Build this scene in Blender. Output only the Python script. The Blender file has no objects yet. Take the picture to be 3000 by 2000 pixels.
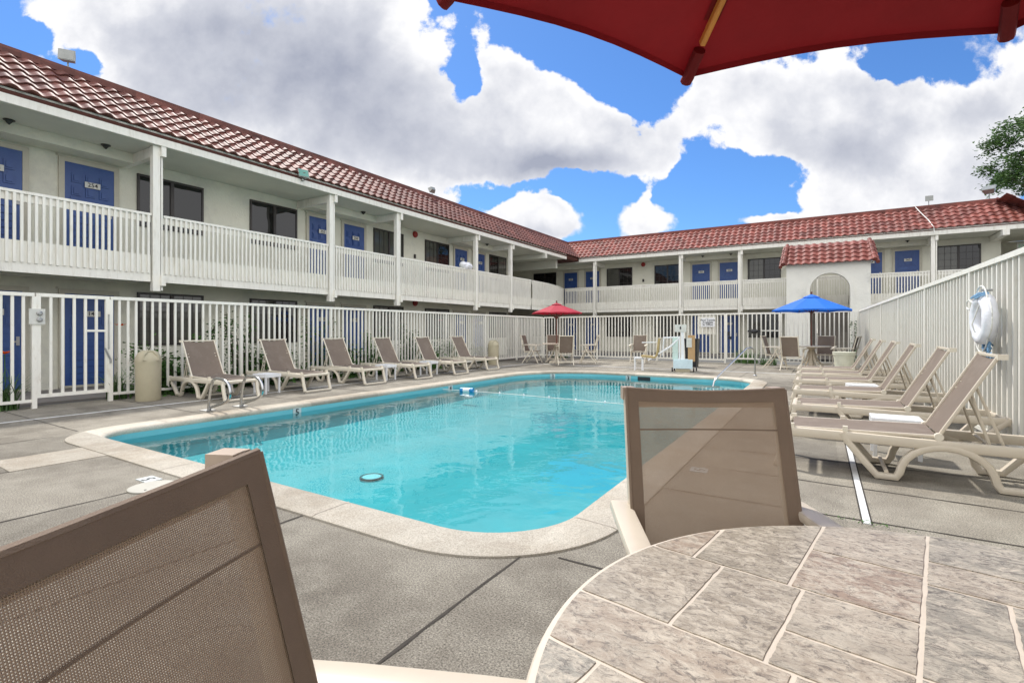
import bpy, math, random
from mathutils import Vector, Matrix
from mathutils.geometry import tessellate_polygon
random.seed(7)
S=bpy.context.scene; COL=S.collection
TH=math.atan(709/1150); CT=math.cos(TH); ST=math.sin(TH)
def fw(L,D): return (-ST*D+CT*L, CT*D+ST*L)      # heading frame (right, forward) -> ground plan
HEAD=TH                                          # heading is turned left by TH
# ---------------------------------------------------------------- materials
MATS={}
def nmat(name):
    m=bpy.data.materials.new(name); m.use_nodes=True; MATS[name]=m
    nt=m.node_tree; return m,nt,nt.nodes['Principled BSDF']
def nd(nt,t,**k):
    n=nt.nodes.new(t)
    for a,b in k.items():
        if a in n.bl_rna.properties: setattr(n,a,b)
        else: n.inputs[a.replace('_',' ')].default_value=b
    return n
def simple(name,col,rough=.6,metal=0,var=.12,scale=6,bump=.0,bscale=60,spec=.5,dirt=None,dscale=1.5,drange=(.5,.75),island=0,trans=0,stretch=None,cell=None):
    m,nt,b=nmat(name); L=nt.links
    tc=nd(nt,'ShaderNodeTexCoord')
    src=tc.outputs['Object']
    geo=nd(nt,'ShaderNodeNewGeometry')
    src=geo.outputs['Position']
    if stretch:
        mp=nd(nt,'ShaderNodeMapping'); mp.inputs['Scale'].default_value=stretch; L.new(src,mp.inputs[0]); src=mp.outputs[0]
    n=nd(nt,'ShaderNodeTexNoise',Scale=scale,Detail=6,Roughness=.65); L.new(src,n.inputs['Vector'])
    r=nd(nt,'ShaderNodeMapRange'); r.inputs[1].default_value=.3; r.inputs[2].default_value=.7; r.inputs[3].default_value=1-var; r.inputs[4].default_value=1+var
    L.new(n.outputs[0],r.inputs[0])
    mx=nd(nt,'ShaderNodeVectorMath',operation='SCALE'); mx.inputs[0].default_value=col; 
    L.new(r.outputs[0],mx.inputs['Scale']); out=mx.outputs[0]
    if island:
        r2=nd(nt,'ShaderNodeMapRange'); r2.inputs[3].default_value=1-island; r2.inputs[4].default_value=1+island
        L.new(geo.outputs['Random Per Island'],r2.inputs[0])
        m2=nd(nt,'ShaderNodeVectorMath',operation='SCALE'); L.new(out,m2.inputs[0]); L.new(r2.outputs[0],m2.inputs['Scale']); out=m2.outputs[0]
    if dirt:
        n2=nd(nt,'ShaderNodeTexNoise',Scale=dscale,Detail=8,Roughness=.7); L.new(src,n2.inputs['Vector'])
        r3=nd(nt,'ShaderNodeMapRange'); r3.inputs[1].default_value=drange[0]; r3.inputs[2].default_value=drange[1]; L.new(n2.outputs[0],r3.inputs[0])
        m3=nd(nt,'ShaderNodeMix',data_type='RGBA'); L.new(r3.outputs[0],m3.inputs[0]); L.new(out,m3.inputs[6]); m3.inputs[7].default_value=(*dirt,1); out=m3.outputs[2]
    if cell:
        a=nd(nt,'ShaderNodeVectorMath',operation='MULTIPLY'); a.inputs[1].default_value=cell; L.new(geo.outputs['Position'],a.inputs[0]); f=nd(nt,'ShaderNodeVectorMath',operation='FLOOR'); L.new(a.outputs[0],f.inputs[0])
        w=nd(nt,'ShaderNodeTexWhiteNoise'); L.new(f.outputs[0],w.inputs['Vector']); q=nd(nt,'ShaderNodeMapRange'); q.inputs[3].default_value=.72; q.inputs[4].default_value=1.25; L.new(w.outputs[0],q.inputs[0])
        m4=nd(nt,'ShaderNodeVectorMath',operation='SCALE'); L.new(out,m4.inputs[0]); L.new(q.outputs[0],m4.inputs['Scale']); out=m4.outputs[0]
    L.new(out,b.inputs['Base Color'])
    b.inputs['Roughness'].default_value=rough; b.inputs['Metallic'].default_value=metal; b.inputs['Specular IOR Level'].default_value=spec
    if bump:
        n3=nd(nt,'ShaderNodeTexNoise',Scale=bscale,Detail=5,Roughness=.6); L.new(src,n3.inputs['Vector'])
        bp=nd(nt,'ShaderNodeBump',Strength=bump,Distance=.02); L.new(n3.outputs[0],bp.inputs['Height']); L.new(bp.outputs[0],b.inputs['Normal'])
    if trans:
        tr=nd(nt,'ShaderNodeBsdfTranslucent'); L.new(out,tr.inputs[0]); mi=nd(nt,'ShaderNodeMixShader'); mi.inputs[0].default_value=trans
        L.new(b.outputs[0],mi.inputs[1]); L.new(tr.outputs[0],mi.inputs[2]); L.new(mi.outputs[0],nt.nodes['Material Output'].inputs[0])
    return m
simple('stucco',(.74,.725,.61),.9,var=.05,scale=1.2,bump=.5,bscale=26,spec=.2,dirt=(.55,.54,.48),dscale=.9,drange=(.52,.8))
simple('stucco_block',(.76,.75,.68),.9,var=.06,scale=1.5,bump=.6,bscale=14,spec=.2,dirt=(.48,.48,.45),dscale=1.1,drange=(.55,.8))
simple('white_paint',(.83,.81,.73),.45,var=.06,scale=3,bump=.1,bscale=30,dirt=(.58,.54,.44),dscale=4,drange=(.52,.82),stretch=(3,3,.5))
simple('fence_paint',(.84,.82,.74),.4,var=.06,scale=3,dirt=(.52,.46,.36),dscale=6,drange=(.55,.85),stretch=(2,2,.6))
simple('soffit',(.66,.655,.575),.9,var=.05,scale=1.5,bump=.3,bscale=40,spec=.2)
simple('trim_tan',(.50,.47,.38),.5,var=.06)
simple('door_blue',(.030,.078,.26),.42,var=.12,scale=2.5,dirt=(.04,.095,.25),dscale=2.5)
simple('dark_bronze',(.035,.03,.027),.4,metal=.3)
simple('roof_tile',(.21,.062,.047),.62,cell=(1/.28,.01,4.9),var=.22,scale=2.3,bump=.25,bscale=45,dirt=(.12,.06,.05),dscale=1.1,drange=(.5,.75),spec=.35)
simple('roof_tile_dark',(.155,.058,.044),.60,cell=(.01,1/.28,4.9),var=.25,scale=2.3,bump=.2,bscale=45,dirt=(.09,.05,.045),dscale=1.1,drange=(.5,.75),spec=.32)
simple('roof_back',(.12,.04,.03),.8)
simple('grout_dark',(.05,.045,.04),.95)
simple('resin',(.60,.53,.42),.38,var=.03,scale=4,dirt=(.55,.46,.37),dscale=3,drange=(.55,.85))
simple('resin_light',(.70,.64,.52),.38,var=.03,scale=4,dirt=(.60,.52,.43),dscale=3,drange=(.55,.85))
simple('white_plastic',(.78,.79,.80),.35,var=.03)
simple('white_vinyl',(.85,.86,.90),.3,var=.03,bump=.3,bscale=14)
simple('rope',(.75,.75,.70),.8)
simple('rope_blue',(.16,.30,.45),.8,island=.6,var=.4,scale=30)
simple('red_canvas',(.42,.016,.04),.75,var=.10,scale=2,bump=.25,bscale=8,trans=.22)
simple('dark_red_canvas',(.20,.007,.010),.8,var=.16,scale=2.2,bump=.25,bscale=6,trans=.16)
simple('blue_canvas',(.008,.14,.62),.7,var=.08,scale=2,bump=.2,bscale=8,trans=.15)
simple('rib_wood',(.75,.33,.07),.4,var=.2,scale=8,stretch=(1,1,.2))
simple('pole_wood',(.16,.05,.03),.4,var=.2)
simple('steel',(.55,.55,.54),.22,metal=1,var=.1)
simple('steel_dull',(.38,.38,.37),.5,metal=.7)
simple('bin_beige',(.43,.385,.265),.45,var=.05,dirt=(.42,.36,.26),dscale=4)
simple('black_plastic',(.015,.015,.017),.45)
simple('ink',(.02,.02,.025),.6)
simple('plate_white',(.62,.62,.57),.45)
simple('plate_pool',(.52,.55,.54),.4)
simple('pool_blue',(.16,.48,.54),.35,var=.05,scale=1.2)
simple('red_metal',(.30,.02,.015),.4)
simple('leaf',(.08,.17,.04),.6,spec=.2,island=.55,var=.25,scale=3,trans=.25)
simple('leaf_dark',(.055,.12,.03),.65,spec=.15,island=.6,var=.3,scale=3,trans=.15)
simple('leaf_tree',(.075,.145,.035),.5,island=.6,var=.3,scale=.8,trans=.3)
simple('blade',(.07,.15,.035),.45,island=.5,trans=.25)
simple('bark',(.12,.09,.065),.9,bump=.6,bscale=20)
simple('soil',(.07,.055,.04),.95,bump=.6,bscale=30)
simple('flower_orange',(.80,.10,.01),.6,trans=.3)
simple('flower_pink',(.75,.05,.12),.6,trans=.3)
simple('lift_tan',(.45,.28,.13),.6)
simple('lift_seat',(.42,.32,.14),.5)
simple('lift_green',(.55,.68,.62),.4)
simple('light_blue',(.60,.76,.82),.3)
simple('asphalt',(.10,.10,.095),.9,var=.2,bump=.4,bscale=60)
simple('walkway',(.23,.21,.19),.9,var=.15,scale=2,bump=.4,bscale=90)
simple('coping_joint',(.42,.37,.31),.9)
simple('green_glass',(.10,.30,.24),.12,spec=.8)
simple('lamp_grey',(.30,.31,.29),.4,metal=.4)
simple('exit_green',(.35,.6,.4),.5)
simple('tile_grout',(.62,.55,.45),.6,var=.08,scale=20)
simple('drain_strip',(.75,.76,.75),.5,var=.1,dirt=(.5,.48,.44),dscale=9)
simple('curtain',(.33,.34,.31),.9,var=.12,scale=8,stretch=(8,8,.3))
simple('joint_dark',(.045,.038,.03),.95,var=.3,scale=20)
# slings: fabric for distance, open weave for the two chairs beside the camera
simple('sling',(.20,.155,.12),.75,var=.07,scale=2.5,trans=.12,dirt=(.25,.205,.165),dscale=5,drange=(.5,.8))
simple('resin_tan',(.42,.33,.25),.45)
simple('hem',(.205,.148,.102),.7,var=.10,scale=9,bump=.3,bscale=500)
def weave(name,col,pitch,thr,col2):
    m,nt,b=nmat(name); L=nt.links
    uv=nd(nt,'ShaderNodeUVMap'); sx=nd(nt,'ShaderNodeSeparateXYZ'); L.new(uv.outputs[0],sx.inputs[0])
    o=[]
    for i in (0,1):
        a=nd(nt,'ShaderNodeMath',operation='MULTIPLY'); a.inputs[1].default_value=2*math.pi/pitch; L.new(sx.outputs[i],a.inputs[0])
        c=nd(nt,'ShaderNodeMath',operation='SINE'); L.new(a.outputs[0],c.inputs[0]); o.append(c)
    mn=nd(nt,'ShaderNodeMath',operation='MINIMUM'); L.new(o[0].outputs[0],mn.inputs[0]); L.new(o[1].outputs[0],mn.inputs[1])
    mr=nd(nt,'ShaderNodeMapRange'); mr.inputs[1].default_value=thr-.15; mr.inputs[2].default_value=thr+.15; L.new(mn.outputs[0],mr.inputs[0])
    nz=nd(nt,'ShaderNodeTexNoise',Scale=9,Detail=4); L.new(uv.outputs[0],nz.inputs['Vector'])
    mc=nd(nt,'ShaderNodeMix',data_type='RGBA'); mc.inputs[6].default_value=(*col,1); mc.inputs[7].default_value=(*col2,1); L.new(nz.outputs[0],mc.inputs[0])
    L.new(mc.outputs[2],b.inputs['Base Color']); b.inputs['Roughness'].default_value=.6
    bp=nd(nt,'ShaderNodeBump',Strength=.5,Distance=.002); L.new(mn.outputs[0],bp.inputs['Height']); bp.invert=True; L.new(bp.outputs[0],b.inputs['Normal'])
    t=nd(nt,'ShaderNodeBsdfTransparent'); mi=nd(nt,'ShaderNodeMixShader'); L.new(mr.outputs[0],mi.inputs[0]); L.new(b.outputs[0],mi.inputs[1]); L.new(t.outputs[0],mi.inputs[2])
    L.new(mi.outputs[0],nt.nodes['Material Output'].inputs[0]); return m
weave('sling_weave',(.46,.345,.24),.0028,.36,(.36,.265,.18))
def deckmat(name,base,light,dark,speck=.5):
    m,nt,b=nmat(name); L=nt.links
    g=nd(nt,'ShaderNodeNewGeometry'); P=g.outputs['Position']
    n1=nd(nt,'ShaderNodeTexNoise',Scale=.55,Detail=7,Roughness=.62); n2=nd(nt,'ShaderNodeTexNoise',Scale=3.2,Detail=9,Roughness=.7)
    n3=nd(nt,'ShaderNodeTexNoise',Scale=120,Detail=4,Roughness=.8); n4=nd(nt,'ShaderNodeTexVoronoi',Scale=230)
    for n in(n1,n2,n3,n4): L.new(P,n.inputs['Vector'])
    c1=nd(nt,'ShaderNodeMix',data_type='RGBA'); c1.inputs[6].default_value=(*base,1); c1.inputs[7].default_value=(*dark,1)
    r=nd(nt,'ShaderNodeMapRange'); r.inputs[1].default_value=.42; r.inputs[2].default_value=.66; L.new(n1.outputs[0],r.inputs[0]); L.new(r.outputs[0],c1.inputs[0])
    c2=nd(nt,'ShaderNodeMix',data_type='RGBA'); c2.inputs[7].default_value=(*light,1); L.new(c1.outputs[2],c2.inputs[6])
    r=nd(nt,'ShaderNodeMapRange'); r.inputs[1].default_value=.45; r.inputs[2].default_value=.75; r.inputs[4].default_value=.75; L.new(n2.outputs[0],r.inputs[0]); L.new(r.outputs[0],c2.inputs[0])
    r=nd(nt,'ShaderNodeMapRange'); r.inputs[1].default_value=.35; r.inputs[2].default_value=.65; r.inputs[3].default_value=1-speck; r.inputs[4].default_value=1+speck; L.new(n3.outputs[0],r.inputs[0])
    sc=nd(nt,'ShaderNodeVectorMath',operation='SCALE'); L.new(c2.outputs[2],sc.inputs[0]); L.new(r.outputs[0],sc.inputs['Scale'])
    # slab to slab tone
    sl=nd(nt,'ShaderNodeVectorMath',operation='MULTIPLY'); sl.inputs[1].default_value=(.657,.667,0); L.new(P,sl.inputs[0])
    ad=nd(nt,'ShaderNodeVectorMath',operation='ADD'); ad.inputs[1].default_value=(.907+20,.4+20,0); L.new(sl.outputs[0],ad.inputs[0])
    fl=nd(nt,'ShaderNodeVectorMath',operation='FLOOR'); L.new(ad.outputs[0],fl.inputs[0])
    wn=nd(nt,'ShaderNodeTexWhiteNoise'); L.new(fl.outputs[0],wn.inputs['Vector'])
    r=nd(nt,'ShaderNodeMapRange'); r.inputs[3].default_value=.78; r.inputs[4].default_value=1.15; L.new(wn.outputs[0],r.inputs[0])
    s2=nd(nt,'ShaderNodeVectorMath',operation='SCALE'); L.new(sc.outputs[0],s2.inputs[0]); L.new(r.outputs[0],s2.inputs['Scale'])
    L.new(s2.outputs[0],b.inputs['Base Color']); b.inputs['Roughness'].default_value=.85; b.inputs['Specular IOR Level'].default_value=.3
    bp=nd(nt,'ShaderNodeBump',Strength=.5,Distance=.006); L.new(n3.outputs[0],bp.inputs['Height']); L.new(bp.outputs[0],b.inputs['Normal'])
deckmat('deck',(.245,.222,.18),(.345,.32,.262),(.135,.118,.093),.75)
deckmat('coping',(.455,.415,.345),(.56,.52,.44),(.33,.275,.205),.35)
# stone tiles of the table top
def stone():
    m,nt,b=nmat('stone_tile'); L=nt.links
    g=nd(nt,'ShaderNodeNewGeometry'); P=g.outputs['Position']
    mp=nd(nt,'ShaderNodeMapping'); mp.inputs['Rotation'].default_value=(0,0,.15); mp.inputs['Scale'].default_value=(1,1.7,1)
    ad=nd(nt,'ShaderNodeVectorMath',operation='MULTIPLY_ADD'); cmb=nd(nt,'ShaderNodeCombineXYZ')
    L.new(g.outputs['Random Per Island'],cmb.inputs[0]); L.new(g.outputs['Random Per Island'],cmb.inputs[1])
    L.new(cmb.outputs[0],ad.inputs[0]); ad.inputs[1].default_value=(17,9,0); L.new(P,ad.inputs[2]); L.new(ad.outputs[0],mp.inputs[0])
    n1=nd(nt,'ShaderNodeTexNoise',Scale=19,Detail=10,Roughness=.82,Distortion=.7); n2=nd(nt,'ShaderNodeTexNoise',Scale=42,Detail=9,Roughness=.85,Distortion=1.2); n3=nd(nt,'ShaderNodeTexNoise',Scale=4,Detail=4)
    for n in(n1,n2,n3): L.new(mp.outputs[0],n.inputs['Vector'])
    cr=nd(nt,'ShaderNodeValToRGB'); e=cr.color_ramp.elements
    e[0].position=.0; e[0].color=(.33,.245,.18,1); e[1].position=1; e[1].color=(.37,.31,.24,1)
    for p,c in((.25,(.39,.325,.25,1)),(.45,(.31,.27,.205,1)),(.62,(.28,.265,.22,1)),(.8,(.42,.36,.28,1))):
        k=e.new(p); k.color=c
    L.new(g.outputs['Random Per Island'],cr.inputs[0])
    c1=nd(nt,'ShaderNodeMix',data_type='RGBA'); L.new(cr.outputs[0],c1.inputs[6]); c1.inputs[7].default_value=(.55,.49,.39,1)
    r=nd(nt,'ShaderNodeMapRange'); r.inputs[1].default_value=.44; r.inputs[2].default_value=.58; L.new(n1.outputs[0],r.inputs[0]); L.new(r.outputs[0],c1.inputs[0])
    c2=nd(nt,'ShaderNodeMix',data_type='RGBA'); L.new(c1.outputs[2],c2.inputs[6]); c2.inputs[7].default_value=(.055,.042,.035,1)
    r=nd(nt,'ShaderNodeMapRange'); r.inputs[1].default_value=.49; r.inputs[2].default_value=.60; r.inputs[4].default_value=.75; L.new(n2.outputs[0],r.inputs[0]); L.new(r.outputs[0],c2.inputs[0])
    c3=nd(nt,'ShaderNodeMix',data_type='RGBA'); L.new(c2.outputs[2],c3.inputs[6]); c3.inputs[7].default_value=(.30,.275,.22,1)
    r=nd(nt,'ShaderNodeMapRange'); r.inputs[1].default_value=.52; r.inputs[2].default_value=.72; r.inputs[4].default_value=.4; L.new(n3.outputs[0],r.inputs[0]); L.new(r.outputs[0],c3.inputs[0])
    L.new(c3.outputs[2],b.inputs['Base Color']); b.inputs['Roughness'].default_value=.42
    bp=nd(nt,'ShaderNodeBump',Strength=.35,Distance=.003); L.new(n2.outputs[0],bp.inputs['Height']); L.new(bp.outputs[0],b.inputs['Normal'])
stone()
# window glass: dark glossy pane
def glass():
    m,nt,b=nmat('pane'); L=nt.links
    g=nd(nt,'ShaderNodeNewGeometry'); n=nd(nt,'ShaderNodeTexNoise',Scale=1.3,Detail=2); L.new(g.outputs['Position'],n.inputs['Vector'])
    bp=nd(nt,'ShaderNodeBump',Strength=.06,Distance=.1); L.new(n.outputs[0],bp.inputs['Height']); L.new(bp.outputs[0],b.inputs['Normal'])
    b.inputs['Base Color'].default_value=(.010,.010,.010,1); b.inputs['Roughness'].default_value=.02; b.inputs['Specular IOR Level'].default_value=.5; b.inputs['IOR'].default_value=1.5
    m,nt,b=nmat('pane_curtain')
    b.inputs['Base Color'].default_value=(.09,.09,.075,1); b.inputs['Roughness'].default_value=.05; b.inputs['Specular IOR Level'].default_value=.5; b.inputs['IOR'].default_value=1.5
glass()
def water():
    m,nt,b=nmat('water'); nt.nodes.remove(b); L=nt.links
    g=nd(nt,'ShaderNodeNewGeometry')
    mp=nd(nt,'ShaderNodeMapping'); mp.inputs['Scale'].default_value=(1,1,1); L.new(g.outputs['Position'],mp.inputs[0])
    n=nd(nt,'ShaderNodeTexNoise',Scale=2.2,Detail=2,Roughness=.5,Distortion=.4); n2=nd(nt,'ShaderNodeTexNoise',Scale=14,Detail=2,Roughness=.5)
    for k in(n,n2): L.new(mp.outputs[0],k.inputs['Vector'])
    a=nd(nt,'ShaderNodeMath',operation='MULTIPLY_ADD'); a.inputs[1].default_value=.10; L.new(n2.outputs[0],a.inputs[0]); L.new(n.outputs[0],a.inputs[2])
    bp=nd(nt,'ShaderNodeBump',Strength=.10,Distance=.08); L.new(a.outputs[0],bp.inputs['Height'])
    fr=nd(nt,'ShaderNodeFresnel',IOR=1.33); L.new(bp.outputs[0],fr.inputs['Normal'])
    gl=nd(nt,'ShaderNodeBsdfGlossy',Roughness=.0); L.new(bp.outputs[0],gl.inputs['Normal']); gl.inputs[0].default_value=(1,1,1,1)
    tr=nd(nt,'ShaderNodeBsdfTransparent'); tr.inputs[0].default_value=(.58,.94,.955,1)
    mi=nd(nt,'ShaderNodeMixShader'); L.new(fr.outputs[0],mi.inputs[0]); L.new(tr.outputs[0],mi.inputs[1]); L.new(gl.outputs[0],mi.inputs[2])
    L.new(mi.outputs[0],nt.nodes['Material Output'].inputs[0])
water()
# ---------------------------------------------------------------- mesh helper
def R2(w,h,n=3,r=.35):
    """rounded rectangle cross section"""
    rr=min(w,h)*r; pts=[]
    for cx,cy,a0 in((w/2-rr,h/2-rr,0),(-w/2+rr,h/2-rr,90),(-w/2+rr,-h/2+rr,180),(w/2-rr,-h/2+rr,270)):
        for i in range(n):
            a=math.radians(a0+90*i/(n-1) if n>1 else a0+45); pts.append((cx+rr*math.cos(a),cy+rr*math.sin(a)))
    return pts
class M:
    def __init__(s): s.v=[]; s.f=[]; s.uv={}; s.T=None
    def add(s,vs,fs,uv=None):
        o=len(s.v)
        if s.T is not None: vs=[tuple(s.T@Vector(p)) for p in vs]
        s.v+= [tuple(p) for p in vs]
        for i,f in enumerate(fs):
            if uv: s.uv[len(s.f)]=[uv[k] for k in f]
            s.f.append(tuple(k+o for k in f))
        return s
    def box(s,a,b):
        x0,y0,z0=[min(p,q) for p,q in zip(a,b)]; x1,y1,z1=[max(p,q) for p,q in zip(a,b)]
        return s.add([(x0,y0,z0),(x1,y0,z0),(x1,y1,z0),(x0,y1,z0),(x0,y0,z1),(x1,y0,z1),(x1,y1,z1),(x0,y1,z1)],
              [(0,3,2,1),(4,5,6,7),(0,1,5,4),(1,2,6,5),(2,3,7,6),(3,0,4,7)])
    def sweep(s,pts,sec,up=(0,0,1),closed=False,caps=True):
        P=[Vector(p) for p in pts]; n=len(P); up=Vector(up); rings=[]
        for i,p in enumerate(P):
            a=P[i-1] if(i>0 or closed) else None; b=P[(i+1)%n] if(i<n-1 or closed) else None
            d0=(p-a).normalized() if a is not None else None; d1=(b-p).normalized() if b is not None else None
            if d0 is None: t=d1; k=1
            elif d1 is None: t=d0; k=1
            else:
                t=d0+d1
                if t.length<1e-6: t=d0.copy()
                t.normalize(); k=1/max(.5,t.dot(d0))
            sd=t.cross(up)
            if sd.length<1e-4: sd=t.cross(Vector((1,0,0)) if abs(t.x)<.9 else Vector((0,1,0)))
            sd.normalize(); u2=sd.cross(t).normalized()
            rings.append([p+sd*q[0]+u2*(q[1]*k) for q in sec])
        m=len(sec); vs=[v for r in rings for v in r]; fs=[]
        for i in range(n if closed else n-1):
            j=(i+1)%n
            for q in range(m): fs.append((i*m+q,i*m+(q+1)%m,j*m+(q+1)%m,j*m+q))
        if caps and not closed: fs.append(tuple(range(m-1,-1,-1))); fs.append(tuple((n-1)*m+q for q in range(m)))
        return s.add(vs,fs)
    def tube(s,pts,r,n=8,closed=False,r1=None):
        if r1 is None: return s.sweep(pts,[(r*math.cos(2*math.pi*i/n),r*math.sin(2*math.pi*i/n)) for i in range(n)],closed=closed)
        P=[Vector(p) for p in pts]; 
        for i in range(len(P)-1):
            ra=r+(r1-r)*i/(len(P)-1); rb=r+(r1-r)*(i+1)/(len(P)-1); t=(P[i+1]-P[i]).normalized()
            sd=t.cross(Vector((0,0,1))); sd=sd.normalized() if sd.length>1e-3 else Vector((1,0,0)); u=sd.cross(t)
            vs=[P[i]+sd*ra*math.cos(2*math.pi*k/n)+u*ra*math.sin(2*math.pi*k/n) for k in range(n)]+[P[i+1]+sd*rb*math.cos(2*math.pi*k/n)+u*rb*math.sin(2*math.pi*k/n) for k in range(n)]
            s.add(vs,[(k,(k+1)%n,n+(k+1)%n,n+k) for k in range(n)]+[tuple(range(n-1,-1,-1)),tuple(range(n,2*n))])
        return s
    def lathe(s,prof,c=(0,0,0),n=24,a0=0,caps=True):
        vs=[];fs=[]
        for r,z in prof:
            for k in range(n):
                a=a0+2*math.pi*k/n; vs.append((c[0]+r*math.cos(a),c[1]+r*math.sin(a),c[2]+z))
        for i in range(len(prof)-1):
            for k in range(n): fs.append((i*n+k,i*n+(k+1)%n,(i+1)*n+(k+1)%n,(i+1)*n+k))
        if caps:
            if prof[0][0]>1e-4: fs.append(tuple(range(n-1,-1,-1)))
            if prof[-1][0]>1e-4: fs.append(tuple((len(prof)-1)*n+k for k in range(n)))
        return s.add(vs,fs)
    def grid(s,fn,nu,nv,uv=None):
        vs=[fn(i/nu,j/nv) for j in range(nv+1) for i in range(nu+1)]
        us=[uv(i/nu,j/nv) for j in range(nv+1) for i in range(nu+1)] if uv else None
        fs=[(j*(nu+1)+i,j*(nu+1)+i+1,(j+1)*(nu+1)+i+1,(j+1)*(nu+1)+i) for j in range(nv) for i in range(nu)]
        return s.add(vs,fs,us)
    def poly(s,pts): return s.add(pts,[tuple(range(len(pts)))])
    def prism(s,pts,z0,z1):
        n=len(pts); return s.add([(x,y,z0) for x,y in pts]+[(x,y,z1) for x,y in pts],[tuple(range(n-1,-1,-1)),tuple(range(n,2*n))]+[(i,(i+1)%n,n+(i+1)%n,n+i) for i in range(n)])
    def build(s,name,mat,parent=None,loc=None,rz=0,smooth=False):
        me=bpy.data.meshes.new(name); me.from_pydata(s.v,[],s.f)
        if s.uv:
            ul=me.uv_layers.new(name='UVMap')
            for p in me.polygons:
                u=s.uv.get(p.index)
                if u:
                    for li,q in zip(p.loop_indices,u): ul.data[li].uv=q
        me.materials.append(MATS[mat])
        if smooth:
            for p in me.polygons: p.use_smooth=True
            try: me.set_sharp_from_angle(angle=math.radians(38))
            except Exception: pass
        me.update()
        o=bpy.data.objects.new(name,me); COL.objects.link(o)
        if parent is not None: o.parent=parent
        if loc is not None: o.location=loc
        o.rotation_euler.z=rz
        return o
def split(m,name,mat,parent=None,smooth=False):
    par=list(range(len(m.v)))
    def fd(a):
        while par[a]!=a: par[a]=par[par[a]]; a=par[a]
        return a
    for f in m.f:
        for k in f[1:]: par[fd(k)]=fd(f[0])
    g={}
    for f in m.f: g.setdefault(fd(f[0]),[]).append(f)
    for fs in g.values():
        ids=sorted({k for f in fs for k in f}); mp={k:i for i,k in enumerate(ids)}
        q=M(); q.add([m.v[k] for k in ids],[tuple(mp[k] for k in f) for f in fs]); q.build(name,mat,parent,smooth=smooth)
def tag(o,label=None,cat=None,group=None,kind=None):
    if label: o['label']=label
    if cat: o['category']=cat
    if group: o['group']=group
    if kind: o['kind']=kind
    return o
def thing(name,label,cat,loc=(0,0,0),rz=0,group=None):
    o=bpy.data.objects.new(name,None); COL.objects.link(o); o.location=loc; o.rotation_euler.z=rz; o.empty_display_size=.2
    return tag(o,label,cat,group)
def kids(o): return [c for c in o.children]
def copytree(o,parent=None):
    c=o.copy(); COL.objects.link(c)
    if parent is not None: c.parent=parent
    for ch in kids(o): copytree(ch,c)
    return c
def copything(o,label,loc,rz,group=None):
    c=copytree(o); c.location=loc; c.rotation_euler.z=rz; c['label']=label
    if group: c['group']=group
    return c
bpy_dg=None
def text(name,body,size,mat,parent,mtx,ext=.001):
    cu=bpy.data.curves.new(name,'FONT'); cu.body=body; cu.size=size; cu.align_x='CENTER'; cu.align_y='CENTER'; cu.extrude=ext; cu.offset=size*.012; cu.space_line=.8
    t=bpy.data.objects.new(name,cu); COL.objects.link(t)
    me=bpy.data.meshes.new_from_object(t.evaluated_get(bpy.context.evaluated_depsgraph_get())); COL.objects.unlink(t); bpy.data.objects.remove(t)
    me.transform(mtx); me.materials.clear(); me.materials.append(MATS[mat]); o=bpy.data.objects.new(name,me); COL.objects.link(o)
    if parent is not None: o.parent=parent
    return o
VERT=Matrix.Rotation(math.pi/2,4,'X')            # text standing up, read from -y

# ---------------------------------------------------------------- pool
PX0,PX1,PY0,PY1=-7.3,-1.38,2.42,13.75
def outline(off,n=14):
    r=[(PX1,PY0,.62,-90),(PX1,PY1,.9,0),(PX0,PY1,2.0,90),(PX0,PY0,.4,180)]; pts=[]
    for (x,y,rad,a0) in r:
        cx=x-rad if x==PX1 else x+rad; cy=y+rad if y==PY0 else y-rad
        for i in range(n):
            a=math.radians(a0+90*i/(n-1)); pts.append((cx+(rad+off)*math.cos(a),cy+(rad+off)*math.sin(a)))
    return pts
def dens(p,step=.25):
    o=[]
    for i,a in enumerate(p):
        b=p[(i+1)%len(p)]; d=math.dist(a,b); k=max(1,int(d/step))
        for j in range(k): o.append((a[0]+(b[0]-a[0])*j/k,a[1]+(b[1]-a[1])*j/k))
    return o
def sheet(name,outer,holes,z,mat,kind='structure'):
    loops=[[Vector((x,y,z)) for x,y in l] for l in [outer]+holes]
    tri=tessellate_polygon(loops); vs=[v for l in loops for v in l]
    m=M(); m.add(vs,[t if (vs[t[1]]-vs[t[0]]).cross(vs[t[2]]-vs[t[0]]).z>0 else (t[0],t[2],t[1]) for t in tri])
    o=m.build(name,mat); tag(o,kind=kind); return o
DK=[(-10.75,-7),(2.6,-7),(2.6,20.45),(-10.95,20.45)]
sheet('ground',[(-260,-260),(260,-260),(260,260),(-260,260)],[DK],-.06,'asphalt')
sheet('deck',DK,[outline(.26)],0,'deck')
edge=M(); 
for i in range(4):
    a=DK[i]; b=DK[(i+1)%4]; edge.add([(a[0],a[1],-.001),(b[0],b[1],-.001),(b[0],b[1],-.06),(a[0],a[1],-.06)],[(0,1,2,3)])
tag(edge.build('deck_edge','deck'),kind='structure')
for nm,a,b,z,mt in(('walkway_left',(-13.9,-9),(-11.5,29),-.03,'walkway'),('walkway_far',(-18,26.5),(10,29),-.034,'walkway'),('planting_bed',(-11.5,4.3),(-10.97,19),-.02,'soil'),('planting_bed_near',(-11.5,-5),(-10.97,2.7),-.02,'soil')):
    o=M().box((a[0],a[1],-.1),(b[0],b[1],z)).build(nm,mt); tag(o,kind='structure')
pool=thing('swimming_pool','rectangular turquoise swimming pool with rounded corners and cream coping','swimming pool',((PX0+PX1)/2,(PY0+PY1)/2,0))
PC=Vector(((PX0+PX1)/2,(PY0+PY1)/2,0))
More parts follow.
